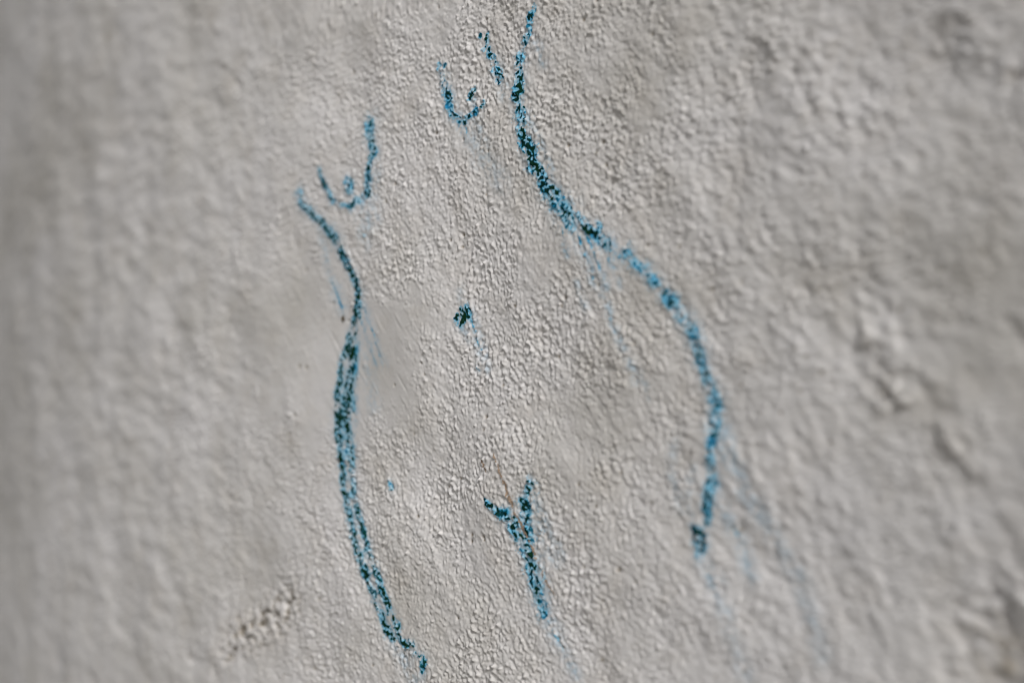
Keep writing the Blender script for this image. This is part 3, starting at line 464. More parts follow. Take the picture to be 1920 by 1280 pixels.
pigment('drip', [[(44.3,45.6,0.53,0.9,0.2),(45.2,43.1,0.5,0.9,0.2),(46.1,40.6,0.71,0.9,0.2),(47.4,38.0,0.61,0.9,0.2),(48.7,35.7,0.59,0.9,0.2),(50.1,33.3,0.49,0.9,0.2),(51.7,30.5,0.56,0.9,0.2),(51.9,27.9,0.5,0.9,0.2),(53.0,25.6,0.53,0.9,0.2),(53.6,23.4,0.74,0.9,0.2)],[(45.6,44.6,0.46,0.67,0.2),(46.4,42.1,0.48,0.67,0.2),(48.2,39.5,0.45,0.67,0.2),(48.6,37.0,0.45,0.67,0.2),(49.4,34.7,0.49,0.67,0.2),(51.1,32.4,0.48,0.67,0.2),(52.0,29.7,0.45,0.67,0.2),(53.6,26.9,0.45,0.67,0.2),(54.4,24.6,0.45,0.67,0.2),(55.1,22.4,0.45,0.67,0.2)],[(43.7,46.4,0.48,0.59,0.2),(44.7,43.9,0.45,0.59,0.2),(45.3,41.4,0.45,0.59,0.2),(46.6,38.8,0.48,0.59,0.2),(47.7,36.5,0.45,0.59,0.2),(49.7,34.1,0.47,0.59,0.2),(49.7,31.5,0.48,0.59,0.2),(51.2,28.7,0.45,0.59,0.2),(51.9,26.4,0.45,0.59,0.2),(53.4,24.1,0.45,0.59,0.2)]], s, green=0.0, lift=0.14, wet=True)
pigment('drip', [[(49.6,45.0,0.54,0.95,0.2),(51.0,41.8,0.61,0.95,0.2),(52.7,38.6,0.53,0.95,0.2),(54.4,35.7,0.55,0.95,0.2),(55.4,32.8,0.53,0.95,0.2),(57.0,29.8,0.52,0.95,0.2),(58.0,26.8,0.46,0.95,0.2),(59.6,24.3,0.57,0.95,0.2),(60.2,21.8,0.66,0.95,0.2),(60.3,18.7,0.66,0.95,0.2)],[(50.7,44.0,0.45,0.7,0.2),(52.2,40.8,0.45,0.7,0.2),(53.7,37.7,0.45,0.7,0.2),(56.1,34.7,0.45,0.7,0.2),(56.6,31.8,0.45,0.7,0.2),(58.5,28.8,0.45,0.7,0.2),(59.6,25.8,0.45,0.7,0.2),(60.5,23.3,0.45,0.7,0.2),(61.1,20.9,0.45,0.7,0.2),(62.4,17.7,0.45,0.7,0.2)],[(49.4,45.8,0.45,0.63,0.2),(49.7,42.7,0.45,0.63,0.2),(52.1,39.4,0.45,0.63,0.2),(52.5,36.6,0.45,0.63,0.2),(54.8,33.6,0.45,0.63,0.2),(55.9,30.6,0.45,0.63,0.2),(58.0,27.5,0.45,0.63,0.2),(58.2,25.1,0.45,0.63,0.2),(59.5,22.6,0.45,0.63,0.2),(60.3,19.4,0.45,0.63,0.2)]], s, green=0.0, lift=0.14, wet=True)
pigment('drip', [[(60.3,38.5,0.52,0.75,0.2),(60.9,36.2,0.48,0.75,0.2),(62.0,33.9,0.45,0.75,0.2),(62.8,31.6,0.5,0.75,0.2),(64.9,29.2,0.45,0.75,0.2),(66.4,26.9,0.45,0.75,0.2),(67.2,23.9,0.45,0.75,0.2),(67.6,20.9,0.45,0.75,0.2)],[(61.8,37.5,0.45,0.55,0.2),(61.9,35.3,0.45,0.55,0.2),(62.9,32.9,0.45,0.55,0.2),(64.1,30.6,0.45,0.55,0.2),(65.3,28.4,0.45,0.55,0.2),(67.5,26.0,0.45,0.55,0.2),(68.5,23.0,0.45,0.55,0.2),(69.1,20.0,0.45,0.55,0.2)],[(59.6,39.3,0.45,0.49,0.2),(59.9,37.0,0.45,0.49,0.2),(61.1,34.7,0.45,0.49,0.2),(61.8,32.4,0.45,0.49,0.2),(63.5,30.1,0.45,0.49,0.2),(65.4,27.8,0.45,0.49,0.2),(66.7,24.7,0.45,0.49,0.2),(67.4,21.6,0.45,0.49,0.2)]], s, green=0.0, lift=0.14, wet=True)
pigment('drip', [[(56.2,23.1,0.61,0.72,0.2),(57.0,20.9,0.53,0.72,0.2),(57.2,18.8,0.5,0.72,0.2),(58.7,16.5,0.52,0.72,0.2),(60.1,13.4,0.54,0.72,0.2),(62.0,10.3,0.6,0.72,0.2),(62.1,7.7,0.49,0.72,0.2),(62.9,5.2,0.53,0.72,0.2),(63.9,2.6,0.45,0.72,0.2),(64.8,0.6,0.49,0.72,0.2),(66.6,-1.5,0.59,0.72,0.2),(67.5,-3.5,0.52,0.72,0.2),(68.0,-5.5,0.57,0.72,0.2),(70.4,-7.7,0.54,0.72,0.2),(72.1,-9.9,0.61,0.72,0.2),(73.4,-12.1,0.54,0.72,0.2),(74.7,-14.5,0.55,0.72,0.2),(74.8,-16.8,0.49,0.72,0.2),(75.8,-19.1,0.45,0.72,0.2),(76.2,-21.5,0.45,0.72,0.2)],[(57.5,22.2,0.45,0.53,0.2),(58.3,20.0,0.45,0.53,0.2),(58.4,17.8,0.45,0.53,0.2),(59.5,15.6,0.45,0.53,0.2),(60.9,12.5,0.45,0.53,0.2),(63.2,9.4,0.45,0.53,0.2),(62.8,6.9,0.45,0.53,0.2),(63.4,4.3,0.45,0.53,0.2),(64.4,1.7,0.45,0.53,0.2),(66.2,-0.3,0.45,0.53,0.2),(66.8,-2.3,0.45,0.53,0.2),(69.0,-4.4,0.45,0.53,0.2),(70.1,-6.4,0.45,0.53,0.2),(71.7,-8.6,0.45,0.53,0.2),(72.8,-10.8,0.45,0.53,0.2),(74.5,-12.9,0.45,0.53,0.2),(75.2,-15.3,0.45,0.53,0.2),(76.0,-17.7,0.45,0.53,0.2),(76.4,-20.0,0.45,0.53,0.2),(78.1,-22.4,0.45,0.53,0.2)],[(55.3,23.9,0.45,0.48,0.2),(56.2,21.7,0.45,0.48,0.2),(56.8,19.5,0.45,0.48,0.2),(57.2,17.3,0.45,0.48,0.2),(58.3,14.3,0.45,0.48,0.2),(60.0,11.1,0.45,0.48,0.2),(61.2,8.5,0.45,0.48,0.2),(61.6,6.0,0.45,0.48,0.2),(62.4,3.4,0.45,0.48,0.2),(63.8,1.3,0.45,0.48,0.2),(65.1,-0.7,0.45,0.48,0.2),(66.8,-2.7,0.45,0.48,0.2),(67.7,-4.7,0.45,0.48,0.2),(69.7,-7.0,0.45,0.48,0.2),(71.2,-9.1,0.45,0.48,0.2),(71.9,-11.3,0.45,0.48,0.2),(73.6,-13.7,0.45,0.48,0.2),(74.4,-16.1,0.45,0.48,0.2),(74.8,-18.4,0.45,0.48,0.2),(75.8,-20.8,0.45,0.48,0.2)]], s, green=0.0, lift=0.14, wet=True)
pigment('drip', [[(43.5,23.8,0.45,0.62,0.2),(44.2,21.1,0.46,0.62,0.2),(44.8,18.4,0.54,0.62,0.2),(45.5,16.2,0.46,0.62,0.2),(47.3,14.0,0.48,0.62,0.2),(48.0,11.9,0.56,0.62,0.2)],[(44.7,22.9,0.45,0.46,0.2),(44.9,20.2,0.45,0.46,0.2),(45.7,17.5,0.45,0.46,0.2),(47.5,15.2,0.45,0.46,0.2),(47.8,13.1,0.45,0.46,0.2),(48.8,11.0,0.45,0.46,0.2)],[(42.9,24.6,0.45,0.41,0.2),(42.6,22.0,0.45,0.41,0.2),(44.3,19.2,0.45,0.41,0.2),(45.0,17.0,0.45,0.41,0.2),(45.6,14.9,0.45,0.41,0.2),(46.9,12.7,0.45,0.41,0.2)]], s, green=0.0, lift=0.14, wet=True)
pigment('drip', [[(111.8,-96.4,0.91,0.68,0.2),(113.0,-98.3,0.77,0.68,0.2),(114.8,-100.1,0.62,0.68,0.2),(115.4,-101.9,0.69,0.68,0.2),(116.9,-104.1,0.83,0.68,0.2),(117.3,-106.4,0.95,0.68,0.2),(118.6,-108.6,0.62,0.68,0.2),(119.2,-110.5,0.78,0.68,0.2),(120.6,-112.2,0.71,0.68,0.2),(121.1,-114.1,0.76,0.68,0.2)],[(113.1,-97.1,0.52,0.5,0.2),(114.1,-99.0,0.73,0.5,0.2),(115.1,-100.8,0.68,0.5,0.2),(116.4,-102.6,0.61,0.5,0.2),(117.8,-104.8,0.59,0.5,0.2),(119.3,-107.0,0.61,0.5,0.2),(120.1,-109.3,0.66,0.5,0.2),(120.4,-111.1,0.57,0.5,0.2),(121.8,-112.9,0.45,0.5,0.2),(122.6,-114.7,0.71,0.5,0.2)],[(111.0,-95.8,0.6,0.45,0.2),(112.3,-97.6,0.45,0.45,0.2),(113.3,-99.5,0.55,0.45,0.2),(115.3,-101.3,0.52,0.45,0.2),(115.7,-103.5,0.45,0.45,0.2),(116.8,-105.8,0.45,0.45,0.2),(118.0,-108.0,0.62,0.45,0.2),(119.0,-109.8,0.61,0.45,0.2),(119.9,-111.6,0.54,0.45,0.2),(120.7,-113.4,0.45,0.45,0.2)]], s, green=0.0, lift=0.14, wet=True)
pigment('drip', [[(119.1,-71.5,0.96,0.74,0.2),(121.0,-73.6,0.95,0.74,0.2),(122.4,-75.7,1.01,0.74,0.2),(123.7,-77.9,0.96,0.74,0.2),(125.0,-79.9,0.78,0.74,0.2),(126.0,-81.8,0.8,0.74,0.2),(127.2,-83.8,0.73,0.74,0.2),(128.8,-85.7,0.89,0.74,0.2),(130.3,-87.7,0.74,0.74,0.2),(130.8,-89.6,0.91,0.74,0.2),(132.8,-91.5,0.81,0.74,0.2),(133.5,-93.6,0.97,0.74,0.2),(133.8,-95.7,0.76,0.74,0.2),(135.0,-97.8,0.76,0.74,0.2),(135.3,-99.9,0.79,0.74,0.2),(136.4,-101.9,0.87,0.74,0.2)],[(120.3,-72.2,0.68,0.55,0.2),(121.7,-74.3,0.74,0.55,0.2),(123.3,-76.5,0.6,0.55,0.2),(124.7,-78.6,0.56,0.55,0.2),(125.5,-80.6,0.6,0.55,0.2),(127.5,-82.6,0.58,0.55,0.2),(127.8,-84.5,0.57,0.55,0.2),(130.2,-86.5,0.71,0.55,0.2),(130.9,-88.4,0.69,0.55,0.2),(131.9,-90.3,0.61,0.55,0.2),(133.5,-92.2,0.48,0.55,0.2),(133.7,-94.4,0.61,0.55,0.2),(134.8,-96.4,0.47,0.55,0.2),(135.8,-98.5,0.61,0.55,0.2),(136.9,-100.6,0.57,0.55,0.2),(137.6,-102.6,0.58,0.55,0.2)],[(118.4,-70.8,0.63,0.49,0.2),(120.0,-73.0,0.45,0.49,0.2),(120.8,-75.1,0.55,0.49,0.2),(123.0,-77.2,0.56,0.49,0.2),(124.0,-79.2,0.61,0.49,0.2),(124.8,-81.2,0.67,0.49,0.2),(126.8,-83.2,0.57,0.49,0.2),(127.9,-85.1,0.66,0.49,0.2),(128.8,-87.1,0.5,0.49,0.2),(131.0,-89.0,0.45,0.49,0.2),(131.9,-90.9,0.59,0.49,0.2),(132.4,-93.0,0.64,0.49,0.2),(133.2,-95.1,0.67,0.49,0.2),(133.6,-97.2,0.45,0.49,0.2),(133.9,-99.3,0.64,0.49,0.2),(135.7,-101.3,0.45,0.49,0.2)]], s, green=0.0, lift=0.14, wet=True)
pigment('drip', [[(137.6,-69.7,0.71,0.46,0.2),(138.8,-71.6,0.58,0.46,0.2),(139.8,-73.4,0.52,0.46,0.2),(141.0,-75.3,0.65,0.46,0.2),(141.6,-77.1,0.53,0.46,0.2),(142.8,-79.3,0.63,0.46,0.2),(143.3,-81.6,0.67,0.46,0.2),(144.7,-83.8,0.7,0.46,0.2),(146.1,-85.5,0.61,0.46,0.2),(147.0,-87.3,0.55,0.46,0.2),(148.2,-89.0,0.68,0.46,0.2),(148.7,-90.8,0.64,0.46,0.2),(150.0,-92.5,0.58,0.46,0.2),(150.9,-94.3,0.63,0.46,0.2),(151.6,-96.0,0.48,0.46,0.2),(153.5,-97.6,0.63,0.46,0.2),(155.0,-99.3,0.49,0.46,0.2),(155.7,-100.9,0.49,0.46,0.2),(156.7,-102.6,0.56,0.46,0.2),(157.5,-104.4,0.61,0.46,0.2),(158.3,-106.2,0.52,0.46,0.2),(159.7,-108.0,0.56,0.46,0.2),(160.3,-109.8,0.61,0.46,0.2),(161.0,-111.6,0.71,0.46,0.2)],[(138.9,-70.5,0.45,0.34,0.2),(139.7,-72.3,0.45,0.34,0.2),(141.0,-74.2,0.45,0.34,0.2),(141.9,-76.0,0.45,0.34,0.2),(143.2,-77.8,0.45,0.34,0.2),(144.2,-80.0,0.45,0.34,0.2),(144.8,-82.2,0.55,0.34,0.2),(146.1,-84.4,0.45,0.34,0.2),(147.5,-86.2,0.57,0.34,0.2),(147.5,-88.0,0.45,0.34,0.2),(149.5,-89.7,0.45,0.34,0.2),(149.7,-91.5,0.51,0.34,0.2),(150.9,-93.2,0.45,0.34,0.2),(151.7,-95.0,0.45,0.34,0.2),(153.0,-96.7,0.45,0.34,0.2),(154.4,-98.3,0.45,0.34,0.2),(155.2,-100.0,0.47,0.34,0.2),(156.6,-101.6,0.46,0.34,0.2),(157.7,-103.3,0.45,0.34,0.2),(158.7,-105.1,0.45,0.34,0.2),(159.4,-106.9,0.45,0.34,0.2),(160.4,-108.6,0.45,0.34,0.2),(161.0,-110.4,0.5,0.34,0.2),(162.0,-112.2,0.51,0.34,0.2)],[(136.7,-69.1,0.45,0.3,0.2),(137.8,-71.0,0.48,0.3,0.2),(139.1,-72.8,0.45,0.3,0.2),(140.0,-74.6,0.46,0.3,0.2),(141.2,-76.5,0.45,0.3,0.2),(142.0,-78.7,0.45,0.3,0.2),(143.7,-80.9,0.45,0.3,0.2),(144.1,-83.1,0.45,0.3,0.2),(144.8,-84.9,0.49,0.3,0.2),(146.1,-86.7,0.45,0.3,0.2),(147.2,-88.4,0.45,0.3,0.2),(148.3,-90.2,0.45,0.3,0.2),(148.7,-92.0,0.45,0.3,0.2),(150.4,-93.7,0.45,0.3,0.2),(151.3,-95.4,0.45,0.3,0.2),(152.7,-97.1,0.45,0.3,0.2),(153.5,-98.7,0.45,0.3,0.2),(154.7,-100.4,0.45,0.3,0.2),(156.5,-102.0,0.47,0.3,0.2),(157.4,-103.8,0.45,0.3,0.2),(157.6,-105.6,0.45,0.3,0.2),(158.9,-107.4,0.45,0.3,0.2),(159.1,-109.2,0.45,0.3,0.2),(160.2,-111.0,0.45,0.3,0.2)]], s, green=0.0, lift=0.14, wet=True)
pigment('drip', [[(122.0,-42.8,0.87,0.66,0.2),(122.2,-44.9,0.8,0.66,0.2),(123.0,-47.1,0.76,0.66,0.2),(122.6,-49.3,0.86,0.66,0.2),(123.4,-51.6,0.8,0.66,0.2),(124.2,-53.9,0.77,0.66,0.2),(123.7,-56.3,0.92,0.66,0.2)],[(123.3,-43.5,0.67,0.49,0.2),(123.5,-45.7,0.71,0.49,0.2),(123.6,-47.9,0.55,0.49,0.2),(124.0,-50.1,0.58,0.49,0.2),(124.4,-52.4,0.51,0.49,0.2),(124.5,-54.7,0.57,0.49,0.2),(125.0,-57.0,0.58,0.49,0.2)],[(121.8,-42.1,0.45,0.44,0.2),(121.4,-44.3,0.6,0.44,0.2),(121.9,-46.5,0.49,0.44,0.2),(122.2,-48.6,0.45,0.44,0.2),(122.2,-51.0,0.64,0.44,0.2),(122.7,-53.3,0.55,0.44,0.2),(123.3,-55.6,0.63,0.44,0.2)]], s, green=0.0, lift=0.14, wet=True)
s = pigment('body_line', [[(-171.7,94.0,3.59,0.95,0.9),(-168.5,88.8,3.73,0.95,1.0),(-165.0,85.0,2.88,0.9,0.8),(-161.0,82.1,3.32,1.1,0.9),(-156.5,79.1,2.68,1.0,0.8),(-153.0,76.3,3.11,1.1,0.8),(-147.6,72.7,2.98,1.1,0.8),(-141.3,68.8,3.69,1.1,0.9),(-135.5,62.3,4.01,1.1,0.9),(-131.2,55.4,3.06,1.1,0.7),(-127.3,49.5,3.25,1.2,0.7),(-123.6,44.6,3.0,1.2,0.7),(-120.3,39.1,3.33,1.25,0.7),(-117.4,32.3,3.68,1.2,0.9),(-116.9,26.3,3.74,1.05,0.9),(-119.6,24.5,2.87,1.05,0.6)]], drawing, green=0.75, label='blue green crayon line down the left side to the narrow waist')
pigment('drip', [[(-151.4,71.1,0.77,0.62,0.2),(-151.3,68.2,0.67,0.62,0.2),(-150.5,65.1,0.65,0.62,0.2),(-149.7,62.1,0.85,0.62,0.2),(-149.1,58.8,0.76,0.62,0.2),(-146.2,55.3,0.84,0.62,0.2),(-145.3,51.9,0.93,0.62,0.2),(-144.5,49.0,0.87,0.62,0.2),(-142.9,46.1,0.84,0.62,0.2),(-141.5,43.1,0.65,0.62,0.2),(-139.6,39.5,0.89,0.62,0.2),(-138.5,35.9,0.83,0.62,0.2)],[(-151.2,70.1,0.56,0.46,0.2),(-149.9,67.0,0.62,0.46,0.2),(-149.1,63.9,0.67,0.46,0.2),(-147.5,60.8,0.48,0.46,0.2),(-145.4,57.4,0.5,0.46,0.2),(-145.1,54.1,0.74,0.46,0.2),(-144.1,50.8,0.47,0.46,0.2),(-141.7,47.7,0.58,0.46,0.2),(-140.9,44.9,0.71,0.46,0.2),(-139.1,41.9,0.46,0.46,0.2),(-138.4,38.3,0.45,0.46,0.2),(-136.7,34.7,0.68,0.46,0.2)],[(-153.7,72.3,0.51,0.41,0.2),(-152.4,69.2,0.57,0.41,0.2),(-152.4,66.2,0.59,0.41,0.2),(-150.2,63.0,0.52,0.41,0.2),(-149.8,59.7,0.55,0.41,0.2),(-147.7,56.3,0.58,0.41,0.2),(-146.9,53.0,0.56,0.41,0.2),(-145.0,50.0,0.45,0.41,0.2),(-143.1,47.0,0.45,0.41,0.2),(-142.8,44.1,0.5,0.41,0.2),(-140.8,40.4,0.56,0.41,0.2),(-139.5,36.8,0.46,0.41,0.2)]], s, green=0.0, lift=0.14, wet=True)
pigment('drip', [[(-138.7,36.8,0.91,1.05,0.2),(-135.8,33.9,1.12,1.05,0.2),(-135.5,31.3,0.81,1.05,0.2),(-132.5,27.0,1.06,1.05,0.2)],[(-136.6,35.6,0.57,0.78,0.2),(-134.8,32.8,0.68,0.78,0.2),(-134.3,30.2,0.79,0.78,0.2),(-131.7,25.9,0.64,0.78,0.2)],[(-139.6,37.7,0.57,0.69,0.2),(-138.2,35.0,0.6,0.69,0.2),(-135.4,32.1,0.56,0.69,0.2),(-135.0,28.1,0.61,0.69,0.2)]], s, green=0.0, lift=0.14, wet=True)
pigment('drip', [[(-132.4,27.0,0.56,0.7,0.2),(-130.8,22.6,0.64,0.7,0.2)],[(-130.6,25.8,0.53,0.52,0.2),(-129.5,21.5,0.45,0.52,0.2)],[(-134.8,28.0,0.45,0.46,0.2),(-132.4,23.5,0.45,0.46,0.2)]], s, green=0.0, lift=0.14, wet=True)
pigment('drip', [[(-115.8,28.5,0.66,0.74,0.2),(-113.5,25.6,0.74,0.74,0.2),(-111.3,22.8,0.72,0.74,0.2),(-110.3,20.0,0.78,0.74,0.2),(-108.9,17.2,0.87,0.74,0.2),(-106.5,14.1,0.74,0.74,0.2),(-103.3,10.9,0.76,0.74,0.2),(-103.2,7.9,0.67,0.74,0.2),(-102.0,5.4,0.71,0.74,0.2),(-100.6,2.9,0.74,0.74,0.2),(-99.3,0.4,0.7,0.74,0.2),(-98.0,-2.6,0.6,0.74,0.2),(-95.6,-5.6,0.79,0.74,0.2)],[(-113.8,27.3,0.66,0.55,0.2),(-112.3,24.5,0.48,0.55,0.2),(-110.2,21.7,0.62,0.55,0.2),(-109.2,18.9,0.45,0.55,0.2),(-107.0,16.1,0.45,0.55,0.2),(-104.3,12.9,0.53,0.55,0.2),(-102.3,9.8,0.49,0.55,0.2),(-102.1,6.8,0.62,0.55,0.2),(-100.5,4.3,0.52,0.55,0.2),(-98.2,1.8,0.6,0.55,0.2),(-97.8,-0.6,0.47,0.55,0.2),(-95.3,-3.7,0.64,0.55,0.2),(-94.4,-6.6,0.55,0.55,0.2)],[(-116.6,29.4,0.58,0.49,0.2),(-115.2,26.6,0.47,0.49,0.2),(-112.6,23.7,0.54,0.49,0.2),(-111.9,21.0,0.52,0.49,0.2),(-109.6,18.1,0.45,0.49,0.2),(-107.2,15.0,0.45,0.49,0.2),(-105.1,11.8,0.49,0.49,0.2),(-105.1,8.8,0.45,0.49,0.2),(-102.7,6.3,0.57,0.49,0.2),(-101.9,3.8,0.58,0.49,0.2),(-99.9,1.3,0.45,0.49,0.2),(-98.3,-1.7,0.48,0.49,0.2),(-96.8,-4.7,0.48,0.49,0.2)]], s, green=0.0, lift=0.14, wet=True)
pigment('drip', [[(-116.7,19.2,0.74,0.68,0.2),(-114.4,16.5,0.47,0.68,0.2),(-112.6,13.8,0.63,0.68,0.2),(-110.6,10.9,0.77,0.68,0.2),(-109.7,8.0,0.62,0.68,0.2),(-108.0,5.1,0.6,0.68,0.2),(-106.2,2.2,0.5,0.68,0.2),(-105.2,-0.6,0.75,0.68,0.2),(-103.2,-3.1,0.46,0.68,0.2),(-101.4,-5.6,0.51,0.68,0.2)],[(-115.1,18.1,0.49,0.5,0.2),(-112.6,15.4,0.45,0.5,0.2),(-111.4,12.8,0.45,0.5,0.2),(-109.3,9.8,0.51,0.5,0.2),(-107.3,6.9,0.45,0.5,0.2),(-106.7,4.1,0.51,0.5,0.2),(-104.7,1.1,0.52,0.5,0.2),(-103.6,-1.7,0.45,0.5,0.2),(-101.6,-4.2,0.45,0.5,0.2),(-99.9,-6.6,0.48,0.5,0.2)],[(-116.9,20.1,0.45,0.45,0.2),(-115.5,17.4,0.5,0.45,0.2),(-114.4,14.8,0.48,0.45,0.2),(-112.0,11.8,0.45,0.45,0.2),(-110.8,8.9,0.45,0.45,0.2),(-109.5,6.1,0.45,0.45,0.2),(-108.0,3.2,0.45,0.45,0.2),(-106.6,0.3,0.45,0.45,0.2),(-104.7,-2.2,0.49,0.45,0.2),(-103.3,-4.6,0.45,0.45,0.2)]], s, green=0.0, lift=0.14, wet=True)
pigment('drip', [[(-115.4,69.7,0.74,0.6,0.2),(-114.4,66.8,0.71,0.6,0.2),(-112.6,63.7,0.51,0.6,0.2),(-110.1,60.3,0.75,0.6,0.2),(-109.3,57.1,0.73,0.6,0.2)],[(-114.6,68.6,0.45,0.44,0.2),(-112.2,65.5,0.54,0.44,0.2),(-110.6,62.5,0.45,0.44,0.2),(-109.5,59.2,0.45,0.44,0.2),(-107.5,55.9,0.5,0.44,0.2)],[(-117.1,70.8,0.45,0.4,0.2),(-115.1,67.7,0.49,0.4,0.2),(-113.7,64.7,0.46,0.4,0.2),(-112.4,61.4,0.5,0.4,0.2),(-110.0,58.0,0.45,0.4,0.2)]], s, green=0.0, lift=0.14, wet=True)
s = pigment('hip_line', [[(-117.3,22.1,3.33,1.2,0.7),(-120.4,18.4,3.71,1.25,0.8),(-121.7,13.3,3.76,1.15,0.9),(-123.0,7.7,4.3,1.15,0.9),(-124.3,2.7,4.85,1.35,0.8),(-125.6,-2.3,4.86,1.3,0.8),(-124.1,-7.5,4.29,1.3,0.8),(-124.5,-12.6,4.3,1.2,0.8),(-126.2,-19.9,4.85,1.2,0.9),(-126.6,-25.0,5.39,1.2,0.9),(-126.5,-30.1,5.38,1.15,1.0),(-126.0,-36.0,4.29,1.05,1.0),(-125.0,-41.7,3.73,1.0,1.0),(-123.5,-49.3,3.72,1.0,1.0),(-122.5,-57.7,3.18,1.1,0.8),(-121.0,-65.2,2.65,1.0,0.8),(-120.4,-71.3,2.9,0.95,0.8),(-117.6,-79.1,2.59,0.98,0.7),(-113.9,-87.3,3.32,1.05,0.8),(-109.8,-95.2,2.78,1.05,0.8),(-104.4,-105.1,2.48,1.0,0.8),(-98.6,-113.0,2.96,1.05,0.8),(-95.1,-120.6,2.95,1.05,0.7),(-91.1,-126.3,2.91,1.1,0.6),(-86.4,-133.7,2.87,1.02,0.7),(-82.1,-138.9,3.15,1.1,0.7),(-81.7,-143.4,2.95,1.1,0.6)],[(-122.2,15.1,2.55,0.9,0.7),(-126.7,10.3,2.93,1.05,0.8),(-128.0,4.6,3.25,1.15,0.8),(-130.7,-2.1,2.98,1.2,0.7),(-132.4,-8.8,3.0,1.15,0.7),(-133.7,-15.9,3.28,1.2,0.7),(-134.5,-23.6,3.56,1.25,0.7),(-133.9,-31.3,3.82,1.35,0.7),(-133.8,-39.2,3.54,1.3,0.7),(-132.7,-47.2,3.52,1.3,0.7),(-131.7,-54.8,3.78,1.25,0.7),(-130.2,-61.0,3.5,1.15,0.7),(-130.1,-68.9,2.94,0.92,0.8),(-126.3,-75.0,2.89,1.1,0.7),(-124.8,-81.4,2.9,1.1,0.7),(-122.0,-87.5,3.38,1.1,0.8),(-119.7,-92.7,3.37,1.1,0.8),(-116.9,-99.2,3.57,1.1,0.8),(-110.9,-108.1,3.52,1.12,0.8),(-106.4,-116.1,3.24,1.08,0.8),(-101.5,-123.1,2.96,1.05,0.8),(-98.0,-128.8,2.96,1.08,0.8),(-94.5,-134.5,2.93,1.05,0.8),(-90.6,-140.1,3.31,1.05,0.9),(-85.9,-144.0,3.63,1.05,0.8)],[(-80.8,-144.1,2.47,1.05,0.5),(-76.6,-146.2,2.44,1.15,0.5),(-70.5,-145.9,2.51,1.1,0.5),(-68.4,-151.0,2.58,0.95,0.6),(-63.1,-151.0,2.54,1.05,0.5),(-61.1,-153.9,2.81,0.98,0.6),(-63.9,-159.4,2.25,0.7,0.6)],[(-121.3,15.6,2.39,0.62,1.0),(-124.8,7.9,3.22,0.62,1.0),(-127.9,-1.1,3.8,0.62,1.0),(-128.6,-14.7,3.8,0.6,1.0),(-129.8,-28.8,3.79,0.66,1.0),(-129.1,-43.0,3.77,0.6,1.0),(-126.5,-59.9,3.74,0.5,0.8),(-123.5,-76.7,3.16,0.42,0.7),(-117.9,-87.7,3.58,0.46,0.7),(-110.1,-101.2,3.53,0.46,0.7),(-102.5,-114.5,3.48,0.46,0.7),(-94.5,-127.5,3.42,0.42,0.6),(-87.2,-139.0,3.38,0.5,0.7)],[(-120.3,7.6,2.14,0.62,1.3),(-119.7,-1.0,2.4,0.62,1.4),(-120.5,-9.4,2.14,0.6,1.3),(-120.7,-20.7,2.13,0.6,1.2),(-120.5,-34.7,2.13,0.6,1.2)]], drawing, green=1.0, label='doubled dark green crayon line down the left hip and thigh')
s = pigment('breast_line', [[(-109.2,123.1,4.84,0.95,0.8),(-109.1,117.6,4.46,1.05,0.9),(-106.8,113.2,4.02,1.0,1.0),(-104.5,107.7,3.46,1.05,0.9),(-107.1,103.5,2.68,0.95,0.8),(-108.0,99.3,2.95,1.05,0.9),(-108.3,92.2,3.21,1.1,1.0),(-108.7,88.9,3.76,1.05,1.0),(-110.0,85.9,3.61,1.1,1.0),(-114.5,83.1,2.89,1.0,1.1),(-119.5,82.9,2.52,1.0,1.0),(-123.2,79.9,2.03,0.8,1.0),(-127.8,81.7,1.35,0.88,0.7),(-134.4,83.1,1.71,0.9,0.7),(-141.1,85.7,2.4,0.92,0.8),(-144.1,90.3,2.58,0.95,0.8),(-147.0,94.5,2.64,1.05,0.6),(-150.5,101.2,2.42,0.88,0.7),(-153.1,105.5,1.6,0.6,0.6)]], drawing, green=0.5, label='u shaped blue crayon line of the left breast')
pigment('drip', [[(-113.5,79.5,0.99,0.5,0.2),(-114.3,76.3,0.92,0.5,0.2),(-114.9,73.1,1.15,0.5,0.2),(-114.6,70.0,1.04,0.5,0.2),(-114.1,66.9,0.83,0.5,0.2),(-114.1,63.9,1.06,0.5,0.2)],[(-111.8,78.3,0.68,0.37,0.2),(-112.9,75.2,0.76,0.37,0.2),(-112.8,71.9,0.61,0.37,0.2),(-113.2,68.9,0.6,0.37,0.2),(-111.8,65.7,0.81,0.37,0.2),(-111.7,62.6,0.86,0.37,0.2)],[(-115.0,80.6,0.52,0.33,0.2),(-116.4,77.5,0.59,0.33,0.2),(-116.4,74.2,0.56,0.33,0.2),(-115.7,71.0,0.55,0.33,0.2),(-115.1,67.9,0.64,0.33,0.2),(-115.8,64.9,0.76,0.33,0.2)]], s, green=0.0, lift=0.14, wet=True)
pigment('drip', [[(-106.6,82.3,0.84,0.5,0.2),(-105.2,79.3,0.83,0.5,0.2),(-103.6,76.2,1.17,0.5,0.2),(-102.9,73.6,1.2,0.5,0.2),(-102.2,71.0,1.26,0.5,0.2)],[(-103.6,80.9,0.64,0.37,0.2),(-103.8,78.1,0.89,0.37,0.2),(-101.7,75.0,0.75,0.37,0.2),(-100.9,72.4,0.95,0.37,0.2),(-100.7,69.8,0.72,0.37,0.2)],[(-108.1,83.4,0.74,0.33,0.2),(-106.7,80.3,0.78,0.33,0.2),(-104.2,77.2,0.58,0.33,0.2),(-104.3,74.6,0.88,0.33,0.2),(-103.8,72.0,0.6,0.33,0.2)]], s, green=0.0, lift=0.14, wet=True)
